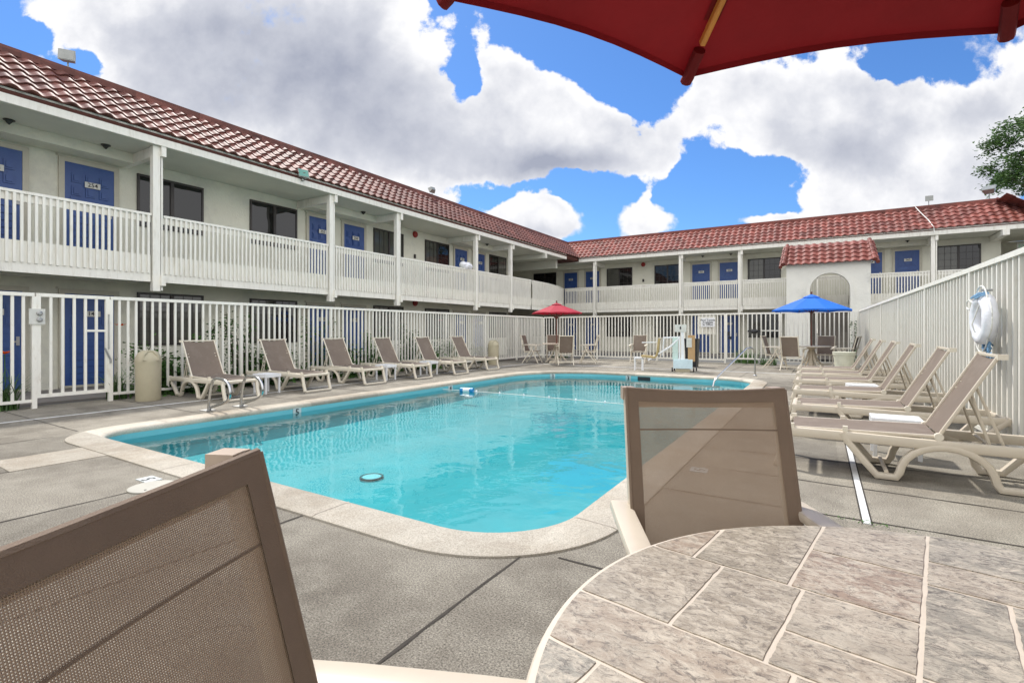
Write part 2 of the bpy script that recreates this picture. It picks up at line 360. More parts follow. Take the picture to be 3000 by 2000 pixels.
def pool_part(m,name,mat,par=pool,smooth=False):
    m.v=[(x-PC.x,y-PC.y,z) for x,y,z in m.v]; return m.build(name,mat,par,smooth=smooth)
prof=[(.335,-.01),(.335,.012),(.30,.020),(.06,.020),(.02,.012),(0,-.006),(-.008,-.03),(.0,-.055),(.03,-.06)]
n_o=len(outline(0)); cop=M(); rings=[dens(outline(o)) for o,_ in prof[:1]]
base=outline(0); 
def ringat(off,z):
    p=outline(off); q=outline(0); o=[]
    for i in range(len(p)):
        j=(i+1)%len(p); k=max(1,int(math.dist(q[i],q[j])/.2))
        for t in range(k): o.append((p[i][0]+(p[j][0]-p[i][0])*t/k,p[i][1]+(p[j][1]-p[i][1])*t/k,z))
    return o
rg=[ringat(o,z) for o,z in prof]; N=len(rg[0])
cop.add([p for r in rg for p in r],[(i*N+k,i*N+(k+1)%N,(i+1)*N+(k+1)%N,(i+1)*N+k) for i in range(len(rg)-1) for k in range(N)])
pool_part(cop,'coping','coping',smooth=True)
jo=M(); ri=ringat(.0,0); ro=ringat(.335,0); acc=0
for k in range(N):
    acc+=math.dist(ri[k],ri[(k+1)%N])
    if acc>.92:
        acc=0; a=Vector(ri[k]); b=Vector(ro[k]); d=(b-a).normalized(); p=Vector((-d.y,d.x,0))*.004
        jo.add([a-p+Vector((0,0,.0225))+d*.03,a+p+Vector((0,0,.0225))+d*.03,b+p+Vector((0,0,.0222)),b-p+Vector((0,0,.0222))],[(0,1,2,3)])
jo.build('x','coping_joint'); bpy.data.objects.remove(bpy.data.objects['x'])
pool_part(jo,'coping_joint','coping_joint')
def depth(y): return -.43+.06*max(0,min(1,(y-3)/9.5))
bs=M(); r0=ringat(.0,-.05); r1=[(x,y,-.2) for x,y,_ in r0]
pool_part(M().add(r0+r1,[(k,(k+1)%N,N+(k+1)%N,N+k) for k in range(N)]),'tile_band','pool_blue')
r1=ringat(0,-.2); r2=[(x,y,depth(y)+.09) for x,y,_ in ringat(-.0,0)]; r3=[(x,y,depth(y)+.04) for x,y,_ in ringat(-.07,0)]; r4=[(x,y,depth(y)) for x,y,_ in ringat(-.2,0)]
bs.add(r1+r2+r3+r4,[(i*N+k,i*N+(k+1)%N,(i+1)*N+(k+1)%N,(i+1)*N+k) for i in range(3) for k in range(N)])
fl=[Vector(p) for p in r4]; flm=M().add(fl,[t if (fl[t[1]]-fl[t[0]]).cross(fl[t[2]]-fl[t[0]]).z>0 else (t[0],t[2],t[1]) for t in tessellate_polygon([[Vector((p.x,p.y,0)) for p in fl]])])
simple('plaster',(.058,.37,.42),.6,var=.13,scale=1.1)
simple('plaster_wall_lit',(.14,.54,.58),.6,var=.08,scale=2); pool_part(bs,'basin','plaster_wall_lit',smooth=True); pool_part(flm,'pool_floor','plaster')  # basin wall colour painted lighter than the floor to lift its shade
st=M()
for i,(r,z) in enumerate(((1.5,-.31),(1.15,-.25),(.8,-.19))):
    st.prism([(PX1-.02,PY1-.02)]+[(PX1-.02-r*math.cos(math.radians(a)),PY1-.02-r*math.sin(math.radians(a))) for a in range(0,91,10)][::-1],-.5,z)
pool_part(st,'step','pool_blue')
dr=M(); dr.lathe([(.13,.0),(.13,.015),(.122,.018),(.11,.015)],(-4.25,3.92,depth(3.92)+.01),n=28,caps=False); pool_part(dr,'main_drain','ink')
pool_part(M().lathe([(0,.012),(.10,.014)],(-4.25,3.92,depth(3.92)+.01),n=28,caps=False),'drain_cover','light_blue')
pool_part(M().box((-4.35,PY1-.01,-.17),(-4.0,PY1-.004+.003,-.065)),'skimmer','black_plastic')
def marker(x,y,num,side):
    m=M(); 
    if side=='x': m.box((x,y-.075,-.19),(x+.006,y+.075,-.045)); R=Matrix.Translation((x+.0085-PC.x,y-PC.y,-.118))@Matrix.Rotation(math.pi/2,4,'Z')@VERT
    else: m.box((x-.075,y-.006,-.19),(x+.075,y,-.045)); R=Matrix.Translation((x-PC.x,y-.0085-PC.y,-.118))@VERT
    o=pool_part(m,'depth_marker','plate_pool'); text('digit',num,.15,'ink',o,R)
marker(PX0+.002,5.13,'5','x'); marker(PX0+.002,9.12,'4','x'); marker(-4.62,PY1-.004,'3','y')
o=M().box((-.075,-.003,-.07),(.075,.003,.07)); a=math.radians(135)
mk=o.build('depth_marker','plate_pool',pool,((PX0+2-1.99*math.cos(math.radians(45)))-PC.x,(PY1-2+1.99*math.sin(math.radians(45)))-PC.y,-.118),rz=math.radians(45))
text('digit','3',.15,'ink',mk,Matrix.Translation((0,-.0045,0))@VERT)
wl=[Vector((x,y,-.125)) for x,y in outline(-.001)]
w=M().add(wl,[t if (wl[t[1]]-wl[t[0]]).cross(wl[t[2]]-wl[t[0]]).z>0 else (t[0],t[2],t[1]) for t in tessellate_polygon([wl])]).build('pool_water','water'); tag(w,kind='structure')
# safety rope
rp=thing('safety_rope','thin rope with small floats stretched across the pool water','rope',(PX0,8.85,-.11))
rp_m=M(); pts=[(x,.06*math.sin(x*1.1),0) for x in [i*.3 for i in range(20)]]; rp_m.tube(pts,.007,6); rp_m.build('rope','rope',rp)
fm=M(); 
for i in range(3,19,2): fm.lathe([(0,-.03),(.018,-.02),(.018,.02),(0,.03)],(pts[i][0],pts[i][1],0),n=10)
fm.build('float_bead','white_plastic',rp,smooth=True)
bu=thing('pool_float','blue and white buoy floating at the end of the safety rope','float',(-6.62,8.85,-.09),rz=.15); bu.scale=(.78,.78,.78)
M().sweep([(x,0,0) for x in(-.10,.10)],[(.07*math.cos(a),.07*math.sin(a)) for a in [i*math.pi/8 for i in range(16)]]).build('middle_band','white_plastic',bu,smooth=True)
simple('float_blue',(.02,.22,.5),.4)
for sgn in(-1,1):
    M().sweep([(sgn*x,0,0) for x in(.101,.16,.20)],[(.071*math.cos(a),.071*math.sin(a)) for a in [i*math.pi/8 for i in range(16)]]).build('end_cap','float_blue',bu,smooth=True)
# deck joints, drain strips, cover
jn=M(); 
def jline(a,b,w=.007,z=.003):
    a=Vector((*a,z)); b=Vector((*b,z)); d=(b-a); L=d.length; d.normalize(); p=Vector((-d.y,d.x,0)); n=max(2,int(L/.12)); row=[]
    for i in range(n+1):
        q=a+d*(L*i/n)+p*random.uniform(-.003,.003); ww=w*random.uniform(.6,1.5); row+= [q-p*ww,q+p*ww]
    jn.add(row,[(2*i,2*i+2,2*i+3,2*i+1) for i in range(n)])
for i in range(6): jline((-1.38-1.53*i,2.4-(.27 if i else 0)+.0),(-1.38-1.53*i,-6.9))
jline((-10.7,2.40),(-7.66,2.40)); jline((-1.2,2.42),(.245,2.44)); jline((-10.7,.4),(2.5,.4)); jline((-10.7,-1.4),(2.5,-1.4))
for y in(3.87,5.5,7.05,8.6,10.1,11.6,13.1,14.6): jline((-10.7,y),(-7.65,y)); jline((-1.05,y+.05),(2.4,y+.05))
jline((-.9,4.75),(2.4,4.62))
for x in(-8.2,-6.6,-5,-3.4,-1.8,-.2): jline((x,14.1),(x,16.05)); jline((x-.5,16.15),(x-.5,20.4))
for (x,y,a_,n_) in((-4.1,1.2,.3,9),(-2.2,.9,1.3,7),(.9,2.9,.2,10),(-8.7,3.0,1.9,7),(1.2,4.2,-.3,8),(-8.6,.9,.5,8)):
    q=[Vector((x,y,0))]
    for i in range(n_): a_+=random.uniform(-.5,.5); q.append(q[-1]+Vector((math.cos(a_),math.sin(a_),0))*random.uniform(.06,.13))
    for i in range(n_): jline(q[i][:2],q[i+1][:2],.0016,.0028)
tag(jn.build('deck_joints','joint_dark'),kind='structure')
ds=M()
for a,b in(((.23,3.86,0),(.27,16.1,.007)),((-9.215,-6,0),(-9.185,16.1,.006)),((-9.2,16.08,0),(.285,16.13,.006))): ds.box(a,b)
tag(ds.build('drain_strip','drain_strip'),kind='structure')
sd=M(); 
for x in(.224,.276): jl=[(x-.004,3.86,.0035),(x+.004,3.86,.0035),(x+.004,16,.0035),(x-.004,16,.0035)]; sd.poly(jl)
tag(sd.build('drain_gap','joint_dark'),kind='structure')
tag(M().prism([(-6.55,1.42),(-5.95,1.40),(-5.93,2.12),(-6.55,2.12)],.0,.006).build('patch_slab','coping'),kind='structure')
cv=M().lathe([(.16,0),(.16,.008),(.15,.011),(0,.011)],(0,0,0),n=36); simple('lid_cream',(.40,.385,.33),.5,var=.1); cvo=cv.build('skimmer_lid','lid_cream',None,(-4.43,1.85,.002)); tag(cvo,'round cream skimmer lid set flush in the concrete deck','lid')
text('finger_hole','•',.06,'ink',cvo,Matrix.Translation((.07,-.08,.012)))
dm=M().box((-.09,-.06,0),(.09,.06,.006)).build('deck_depth_tile','plate_pool',None,(-4.68,1.93,.001),rz=.0); tag(dm,'white depth tile reading 5 beside the round skimmer lid','depth marker'); text('digit','5',.13,'ink',dm,Matrix.Translation((0,0,.0068))@Matrix.Rotation(math.pi,4,'Z'))
dm=M().box((-.07,-.07,0),(.07,.07,.006)).build('deck_depth_tile','plate_pool',None,(-.905,4.575,.001),rz=.1); tag(dm,'white depth tile reading 5 in the deck behind the mesh chair back','depth marker'); text('digit','5',.13,'ink',dm,Matrix.Translation((0,0,.0068))@Matrix.Rotation(-math.pi/2,4,'Z'))

# ---------------------------------------------------------------- motel wings
ZF=2.83
def tiles(m,u0,u1,yb,zb,yt,zt,rows,pitch=.28,side=None,amp=.041,taper=None):
    """barrel tile slope from eave (yb,zb) up to ridge (yt,zt); local x along"""
    sl=Vector((0,yt-yb,zt-zb)); Ls=sl.length; sl.normalize(); nrm=Vector((0,-sl.z,sl.y))
    if nrm.z<0: nrm=-nrm
    for r in range(rows):
        s0=Ls*r/rows; s1=Ls*(r+1)/rows+.03
        a0,a1=u0,u1
        if taper: a0,a1=taper(r/rows)
        n=max(1,int((a1-a0)/pitch*8)); row=[[],[],[],[]]
        offr=random.uniform(-.01,.01)
        for i in range(n+1):
            x=a0+(a1-a0)*i/n; ph=((x+offr)/pitch)%1
            pr=amp*(math.sin(math.pi*ph/.62) if ph<.62 else -.45*math.sin(math.pi*(ph-.62)/.38))
            j=.006*math.sin(math.floor(x/pitch)*12.9898+r*78.2)
            pL=Vector((x,yb,zb))+sl*(s0+j)+nrm*(pr+.045); pU=Vector((x,yb,zb))+sl*s1+nrm*(pr*.85+.008); pB=Vector((x,yb,zb))+sl*(s0+j)+nrm*(pr+.015)
            row[0].append(pB); row[1].append(pL); row[2].append(pU); row[3].append(Vector((x,yb,zb))+sl*(s0+j+.06)+nrm*(-.02))
        vs=row[3]+row[0]+row[1]+row[2]; k=n+1
        m.add(vs,[(q*k+i,q*k+i+1,(q+1)*k+i+1,(q+1)*k+i) for q in range(3) for i in range(n)])
def door(root,x0,x1,z0,num,h=2.02):
    w=x1-x0; d=M(); y=-.012
    d.box((x0,y-.03,z0+.03),(x1,0,z0+h))
    for r,zz in enumerate((z0+h-.32,z0+h-.60)):
        for c in range(3):
            cx=x0+w*(.22+.28*c); d.box((cx-.085,y-.05,zz-.10),(cx+.085,y-.0305,zz+.10)); d.box((cx-.05,y-.068,zz-.065),(cx+.05,y-.0505,zz+.065))
    for i in range(8): zz=z0+.14+i*.145; d.box((x0+.09,y-.052,zz),(x1-.09,y-.0305,zz+.118))
    dd=d.build('door','door_blue',root)
    f=M(); 
    for a,b in(((x0-.10,-.05,z0),(x0-.002,0,z0+h+.10)),((x1+.002,-.05,z0),(x1+.10,0,z0+h+.10)),((x0-.002,-.05,z0+h+.002),(x1+.002,0,z0+h+.10)),((x0-.14,-.02,z0+h+.1),(x0-.1,0,z0+h+.14))): f.box(a,b)
    f.box((x0-.002,-.07,z0-.02),(x1+.002,0,z0+.028)); f.build('door_frame','trim_tan',dd)
    cx=(x0+x1)/2+.03; zz=z0+h-.43
    if num:
        p=M().box((cx-.14,-.092,zz-.062),(cx+.14,-.082,zz+.062)).build('number_plate','plate_white',dd)
        o=text('number',num,.125,'ink',None,Matrix.Translation((cx,-.0945,zz))@VERT); 
        me=p.data; # join number into the plate mesh as a second material
        join(p,o)
    M().box((x1-.10,-.085,z0+.92),(x1-.05,-.043,z0+1.10)).box((x1-.16,-.10,z0+.98),(x1-.07,-.086,z0+1.01)).build('handle','steel_dull',dd)
def join(a,b):
    import bmesh
    bm=bmesh.new(); bm.from_mesh(a.data); nf=len(bm.faces); bm.from_mesh(b.data); bm.faces.ensure_lookup_table()
    for f in bm.faces[nf:]: f.material_index=1
    bm.to_mesh(a.data); bm.free(); a.data.materials.append(b.data.materials[0]); bpy.data.objects.remove(b)
def window(root,x0,x1,z0,z1,curt,grid=True,bronze='dark_bronze'):
    t=.05; f=M(); ym=-.045
    f.box((x0,ym,z0),(x0+t,0,z1)).box((x1-t,ym,z0),(x1,0,z1)).box((x0+t,ym,z0),(x1-t,0,z0+t)).box((x0+t,ym,z1-t),(x1-t,0,z1))
    xm=(x0+x1)/2; f.box((xm-.04,ym-.004,z0+t),(xm+.04,0,z1-t))
    o=f.build('window',bronze,root)
    M().box((x0+t,-.02,z0+t),(xm-.04,-.002,z1-t)).build('pane',['pane','pane_curtain'][curt[0]],o)
    M().box((xm+.04,-.028,z0+t),(x1-t,-.002,z1-t)).build('pane',['pane','pane_curtain'][curt[1]],o)
    if grid:
        g=M(); 
        for a,b in((x0+t,xm-.04),(xm+.04,x1-t)):
            for i in(1,2): g.box((a+(b-a)*i/3-.006,-.036,z0+t),(a+(b-a)*i/3+.006,-.0285,z1-t))
            for i in(1,2,3): g.box((a,-.0365,z0+t+(z1-z0-2*t)*i/4-.006),(b,-.0288,z0+t+(z1-z0-2*t)*i/4+.006))
        g.build('window_grid',bronze,o)
def post(root,x):
    m=M(); y=-1.5
    m.box((x-.10,y-.07,2.08),(x+.04,y+.07,5.24)); m.box((x+.062,y-.05,2.10),(x+.10,y+.03,5.24))
    m.box((x+.035,y-.14,5.03),(x+.13,y-.05,5.29)); m.box((x+.04,y-.13,2.20),(x+.125,y-.05,2.42))
    m.box((x-.08,y+.07,5.02),(x+.03,-.0,5.24)); m.box((x-.08,y+.07,2.33),(x+.03,-.0,2.55))
    m.build('post','white_paint',root)
def railing(root,p0,p1,z0=2.46,zt=3.76,pitch=.10,w=.042):
    """slatted balcony railing between two plan points (local)"""
    a=Vector((*p0,0)); b=Vector((*p1,0)); L=(b-a).length; ang=math.atan2(b.y-a.y,b.x-a.x)
    m=M(); m.T=Matrix.Translation(a)@Matrix.Rotation(ang,4,'Z')
    m.box((0,-.05,zt-.05),(L,.06,zt)); m.box((0,-.008,zt-.19),(L,.03,zt-.052)); m.box((0,-.008,2.28),(L,.03,2.86))
    n=int(L/pitch); 
    for i in range(n):
        x=(i+.5)*L/n; j=random.uniform(-.003,.003); m.box((x-w/2+j,-.045,z0+random.uniform(-.006,.006)),(x+w/2+j,-.0085,zt-.052))
    m.build('railing','white_paint',root)
def wing(name,label,loc,rz,u0,u1,doors,wins,posts,nums_u,nums_l,mat_roof,curts):
    root=thing(name,label,'motel building',loc,rz)
    M().box((u0,0.0,-.05),(u1,6,5.24)).build('wall','stucco',root)
    # soffit, slab
    M().box((u0,-1.62,5.245),(u1+3.5 if rz else u1,6,5.30)).build('ceiling','soffit',root)
    M().box((u0,-1.46,2.56),(u1+3.5 if rz else u1,-.003,ZF)).build('balcony_floor','soffit',root)
    for k,(a,b) in enumerate(nums_sof(doors)):
        split(M().box((a-.28,-.56,5.03),(b+.28,-.004,5.243)).box((a-.28,-.56,2.32),(b+.28,-.004,2.555)),'soffit_box','stucco',root)
    for i,(a,b) in enumerate(doors):
        door(root,a,b,ZF+.02,nums_u[i]); door(root,a,b,0,nums_l[i])
    for i,(a,b) in enumerate(wins):
        window(root,a,b,3.72,4.97,curts[i],grid=not(rz and i<4)); window(root,a,b,.86,2.14,(1,0) if i%2 else (1,1))
    for p in posts: post(root,p)
    return root
def nums_sof(d):
    o=[];i=0
    while i<len(d):
        if i+1<len(d) and d[i+1][0]-d[i][1]<1.2: o.append((d[i][0],d[i+1][1])); i+=2
        else: o.append(d[i]); i+=1
    return o
# left wing: local x = world Y, local -y = world +X
LD_=[(-2.5,-1.6),(-1.1,-.2),(2.55,3.45),(4.124,5.006),(10.18,11.06),(11.55,12.43),(17.65,18.53),(19.05,19.95)]
LW=[(-6.2,-4.7),(.3,1.8),(5.473,6.977),(8.245,9.753),(12.897,14.417),(15.69,17.24),(20.40,21.94)]
cur=[(0,0),(0,0),(0,0),(0,0),(1,1),(1,0),(0,1)]
lw=wing('motel_wing','white two storey motel wing on the left with upper doors 253 to 258',(-13.9,0,0),math.pi/2,-9,22.1,LD_,LW,[-4.4,-1.9,2.6,5.26,9.85,12.6,17.2,19.98],
   ['251','252','253','254','255','256','257','258'],['143','144','146','147','148','149','150','151'],'roof_tile_dark',cur)
ps=[-9,-4.4,-1.9,2.6,5.26,9.85,12.6,17.2,19.98,22.0]
for a,b in zip(ps[:-1],ps[1:]): railing(lw,(a+.12,-1.5),(b-.12,-1.5))
railing(lw,(22.02,-1.5),(24.0,-1.38)); railing(lw,(24.02,-1.38),(25.9,-1.05)); railing(lw,(25.92,-1.05),(27.42,-.62))
M().box((-9,-1.66,5.25),(25.75,-1.60,5.52)).build('fascia','white_paint',lw)
M().box((-9,-.20,5.31),(29.5,6,6.5)).build('roof_core','roof_back',lw)
M().add([(x,y,z) for x in(-9,29.2) for y,z in((-1.70,5.45),(-.3,6.55),(-.3,5.32),(-1.58,5.32))],[(0,1,2,3),(4,7,6,5),(0,4,5,1),(1,5,6,2),(2,6,7,3),(3,7,4,0)]).build('roof_slope','roof_back',lw)
YR=[(-1.72,5.53,-.28,6.70)]
t=M(); tiles(t,-9,28.8,-1.74,5.50,-.30,6.66,6); t.build('roof','roof_tile_dark',lw,smooth=True)
M().box((-9,-.36,6.64),(28.9,-.24,6.79)).box((-9,-.24,6.4),(28.9,-.20,6.73)).build('ridge_cap','roof_tile_dark',lw)
M().box((20,-1.0,5.0),(25.0,.8,5.24)).build('x','soffit'); bpy.data.objects.remove(bpy.data.objects['x'])
# far wing: local x = world X, wall at y=29
FD=[(-13.92,-13.04),(-12.45,-11.57),(-6.08,-5.16),(-4.65,-3.73),(1.52,2.44),(2.92,3.80)]
FW=[(-16.18,-14.52),(-11.08,-9.50),(-8.18,-6.70),(-3.27,-1.73),(4.41,5.88)]
fwg=wing('motel_wing','far white two storey motel wing across the back with brick red tiled roof',(0,29,0),0,-18,6.52,FD,FW,[-11.24,-6.35,-3.45,1.2,4.09,8.9],
   ['259','260','261','262','264','265'],['152','153','154','155','157','158'],'roof_tile',[(0,0),(1,0),(0,0),(1,0),(1,0)])
ps=[-13.3,-11.24,-6.35,-3.45,1.2,4.09,8.9]
for a,b in zip(ps[:-1],ps[1:]): railing(fwg,(a+.12,-1.5),(b-.12,-1.5))
M().box((-12.2,-1.68,5.25),(9,-1.62,5.52)).build('fascia','white_paint',fwg)
M().box((-18,-.20,5.31),(6.3,6,6.5)).build('roof_core','roof_back',fwg)
M().add([(x+(e*(1.4 if y>-1 else 0)),y,z) for x,e in((-18,0),(7.6,-1)) for y,z in((-1.70,5.45),(-.3,6.55),(-.3,5.32),(-1.58,5.32))],[(0,1,2,3),(4,7,6,5),(0,4,5,1),(1,5,6,2),(2,6,7,3),(3,7,4,0)]).build('roof_slope','roof_back',fwg)
t=M(); tiles(t,-12.6,7.6,-1.76,5.50,-.30,6.66,6,taper=lambda k:(-14.0,7.75-1.4*k)); t.build('roof','roof_tile',fwg,smooth=True)
M().box((-13.6,-.36,6.64),(6.3,-.24,6.79)).box((-13.6,-.24,6.4),(6.3,-.20,6.73)).build('ridge_cap','roof_tile',fwg)
t=M(); t.T=Matrix.Translation((7.75,-1.74,0))@Matrix.Rotation(math.pi/2,4,'Z'); tiles(t,0,8,0,5.50,1.44,6.66,6); t.build('hip_roof','roof_tile',fwg,smooth=True)
M().tube([(7.72,-1.72,5.6),(6.32,-.3,6.78)],.06,10).build('hip_cap','roof_tile',fwg,smooth=True)
M().box((6.52,2.2,-.05),(12,2.4,5.24)).box((8.6,-.0,-.05),(12,2.2,5.24)).build('passage_wall','stucco',fwg)
M().box((6.521,-1.62,5.2455),(12,2.2,5.30)).build('passage_ceiling','soffit',fwg)
M().box((6.15,-1.9,5.0),(6.35,0,5.22)).build('beam','white_paint',fwg)
es=M().box((7.2,.8,4.72),(7.7,.84,4.98)).build('exit_sign','plate_white',fwg); text('lettering','EXIT',.2,'exit_green',es,Matrix.Translation((7.45,.797,4.85))@VERT)
# breezeway wall between the wings
M().box((22.1,-.0,-.05),(29,.2,-.04)).build('x','stucco'); bpy.data.objects.remove(bpy.data.objects['x'])
M().box((22.1,4.1,-.05),(29,4.3,5.24)).build('breezeway_wall','stucco',lw)
split(M().box((25.6,-1.05,4.78),(25.8,4,5.24)).box((23.1,-1.7,5.0),(23.3,4,5.24)),'beam','soffit',lw)
M().box((22.1,-.002,2.56),(27.5,4.1,ZF-.002)).build('breezeway_floor','soffit',lw)
# arched stair block
ab=thing('stair_block','white stucco stair block with arched opening and its own red tiled cap','stair block',(.22,24,0))
W=1.45; m=M(); n=20; rA=.69; zc=2.86; cx=.09
def arch_wall(m,y0,y1,zt=4.05):
    arcp=[(cx+rA*math.cos(math.pi*i/n),zc+rA*math.sin(math.pi*i/n)) for i in range(n+1)]
    for y,fl in((y0,0),(y1,1)):
        Lq=[(-W,0),(cx-rA,0),(cx-rA,zc)]
        fs=[[(-W,0),(cx-rA,0),(cx-rA,zc),(-W,zc)],[(cx+rA,0),(W,0),(W,zc),(cx+rA,zc)],[(-W,zc),(cx-rA,zc),(cx-rA,zt),(-W,zt)],[(cx+rA,zc),(W,zc),(W,zt),(cx+rA,zt)]]
        for i in range(n): a,b=arcp[i],arcp[i+1]; fs.append([(b[0],b[1]),(a[0],a[1]),(a[0],zt),(b[0],zt)])
        for f in fs: m.poly([(x,y,z) for x,z in (f[::-1] if fl else f)])
    pr=[(cx+rA,0)]+arcp+[(cx-rA,0)]
    for a,b in zip(pr[:-1],pr[1:]): m.poly([(a[0],y0,a[1]),(a[0],y1,a[1]),(b[0],y1,b[1]),(b[0],y0,b[1])])
arch_wall(m,0,.3); m.box((-W,.3,0),(-W+.25,3.3,4.05)); m.box((W-.25,.3,0),(W,3.3,4.05)); m.add([(-W,0,0),(-W,.3,0),(-W,.3,4.05),(-W,0,4.05),(W,0,0),(W,.3,0),(W,.3,4.05),(W,0,4.05)],[(0,3,2,1),(4,5,6,7),(3,7,6,2)])
m.build('wall','stucco_block',ab)
m=M(); sec=[(.0,-.13),(.0,.0),(-.03,.0),(-.03,-.13)]
tp=[(rA,0)]+[(rA*math.cos(math.pi*i/n),zc+rA*math.sin(math.pi*i/n)) for i in range(n+1)]+[(-rA,0)]
for (a,b) in zip(tp[:-1],tp[1:]):
    k=1.2; A=(cx+a[0],a[1]);B=(cx+b[0],b[1]); 
    oa=(cx+a[0]*k,zc+(a[1]-zc)*k if a[1]>=zc else a[1]); ob=(cx+b[0]*k,zc+(b[1]-zc)*k if b[1]>=zc else b[1])
    vs=[(A[0],-.03,A[1]),(B[0],-.03,B[1]),(ob[0],-.03,ob[1]),(oa[0],-.03,oa[1]),(A[0],.002,A[1]),(B[0],.002,B[1]),(ob[0],.002,ob[1]),(oa[0],.002,oa[1])]
    m.add(vs,[(0,3,2,1),(3,7,6,2),(0,1,5,4)])
m.build('arch_trim','stucco_block',ab)
t=M(); tiles(t,-1.6,1.6,-.22,3.93,.78,4.86,5,taper=lambda k:(-1.58+.10*k,1.58-.10*k)); 
t.build('roof','roof_tile',ab,smooth=True)
t=M()
for sg in(-1,1):
    for r in range(5):
        a=Vector((sg*(1.56-.10*r/5*1),-.24+.2*r,3.97+.186*r)); b=a+Vector((-sg*.03,.23,.21)); t.tube([a,b],.085,10,r1=.07)
        t.tube([a+Vector((sg*.1,.04,-.10)),b+Vector((sg*.1,.04,-.10))],.075,8,r1=.06)
split(t,'verge_tile','roof_tile',ab,smooth=True)
M().add([(x,y,z) for x in(-1.44,1.44) for y,z in((-.02,4.055),(.78,4.80),(1.0,4.80),(1.0,4.055))],[(0,1,2,3),(4,7,6,5),(0,4,5,1),(1,5,6,2),(2,6,7,3),(3,7,4,0)]).build('roof_core','roof_back',ab)
m=M()
for i in range(12): m.box((-.55,.8+i*.27,0),(.95,1.08+i*.27,.2+i*.19))
m.build('stair_flight','walkway',ab)
m=M(); m.tube([(-.35,.5,1.1),(-.35,3.4,3.6)],.03); 
for i in range(14): y=.6+i*.2; zb=max(0,(y-.5)*.86); m.box((-.36,y,zb),(-.33,y+.03,1.05+(y-.5)*.86))
m.build('stair_rail','white_paint',ab)
# ---------------------------------------------------------------- things on the wings
def floodlight(label,loc,rz,tilt,s=1,glass='lamp_grey',bracket=.25):
    r=thing('floodlight',label,'floodlight',loc,rz,'floodlights on the motel roofs')
    M().tube([(0,0,0),(0,0,bracket)],.018*s,8).lathe([(.05*s,0),(.05*s,.03),(0,.035)],n=12).build('bracket','lamp_grey',r)
    h=M(); h.T=Matrix.Translation((0,0,bracket+.13*s))@Matrix.Rotation(tilt,4,'X')
    a,b=.17*s,.14*s
    h.add([(-a,-.09*s,-b),(a,-.09*s,-b),(a,-.09*s,b),(-a,-.09*s,b),(-a*.7,.11*s,-b*.6),(a*.7,.11*s,-b*.6),(a*.7,.11*s,b*.6),(-a*.7,.11*s,b*.6)],[(0,1,2,3),(4,7,6,5),(0,4,5,1),(1,5,6,2),(2,6,7,3),(3,7,4,0)])
    h.build('housing','lamp_grey',r)
    g=M(); g.T=h.T; g.box((-a*.88,-.097*s,-b*.86),(a*.88,-.0905*s,b*.86)); g.build('lens',glass,r)
floodlight('grey floodlight on the left roof ridge above door 254',(-13.6,4.1,6.78),math.radians(55),-.15,.85,bracket=.13)
floodlight('green glazed floodlight fixed to the left white fascia',(-12.2,8.75,5.36),math.radians(75),-.35,.85,'green_glass',.06)
floodlight('small pale floodlight far along the left roof ridge',(-13.6,15.8,6.78),math.radians(-100),.5,.8,bracket=.12)
floodlight('small square floodlight on the far ridge beside the roof cable',(4.1,28.75,6.78),.1,0,.85,bracket=.2)
floodlight('large tilted floodlight on the far roof near the hip and tree',(6.1,28.75,6.78),math.radians(-25),-.9,1.25)
c=M().tube([(3.6,28.72,6.82),(3.75,28.2,6.4),(3.95,27.7,5.95),(4.05,27.22,5.55),(4.06,27.2,5.3)],.018,6).build('roof_cable','rope'); tag(c,'pale cable running down the far roof tiles to the post','cable')
def alarm(label,loc,rz):
    r=thing('fire_alarm_bell',label,'alarm bell',loc,rz,'red alarm bells on the walls')
    m=M(); m.T=Matrix.Rotation(math.pi/2,4,'X'); m.lathe([(.13,0),(.13,.03),(.10,.07),(0,.085)],n=20); m.build('gong','red_metal',r,smooth=True)
    M().box((-.07,-.01,-.07),(.07,.0,.07)).build('backplate','red_metal',r)
alarm('red alarm bell on the upper left wall between two windows',(-13.88,15.08,5.08),math.pi/2); alarm('red alarm bell on the lower left wall under the balcony',(-13.88,15.08,2.33),math.pi/2); alarm('red alarm bell on the far upper wall',(-8.84,28.98,5.08),0)
for lb,lc,rz in(('small dark outlet box low on the upper left wall below the bell',(-13.895,15.08,4.2),math.pi/2),('small dark outlet box low on the far upper wall below the bell',(-8.84,28.995,4.15),0)):
    o=M().box((-.05,-.03,-.08),(.05,0,.08)).box((-.03,-.036,-.05),(.03,-.0305,.05)).build('outlet_box','dark_bronze',None,lc,rz); tag(o,lb,'outlet box','outlet boxes')
def ceil(label,x,y,z,rz=math.pi/2):
    o=M().lathe([(.07,0),(.05,-.04),(.01,-.08)],n=4,a0=.78).lathe([(.09,.012),(.09,0)],n=12).build('ceiling_spotlight','dark_bronze',None,(x,y,z-.012),rz); tag(o,label,'spotlight','spotlights under the eaves')
for lb,y in(('dark spotlight under the left eaves in front of door 253',3.1),('dark spotlight under the left eaves in front of door 254',4.62),('dark spotlight under the left eaves before door 256',11.8),('dark spotlight under the left eaves before door 258',19.2)): ceil(lb,-13.2,y,5.24)
for lb,x in(('dark spotlight under the far eaves above door 261',-5.4),('dark spotlight under the far eaves above door 262',-4.0),('dark spotlight under the far eaves above door 265',3.3)): ceil(lb,x,28.3,5.24,0)
bag=M()
for i in range(5): bag.lathe([(0,-.14),(.12,-.1),(.17,0),(.12,.11),(0,.15)],(random.uniform(-.3,.3),random.uniform(-.05,.05),.1+random.uniform(-.03,.06)),n=9,a0=random.random())
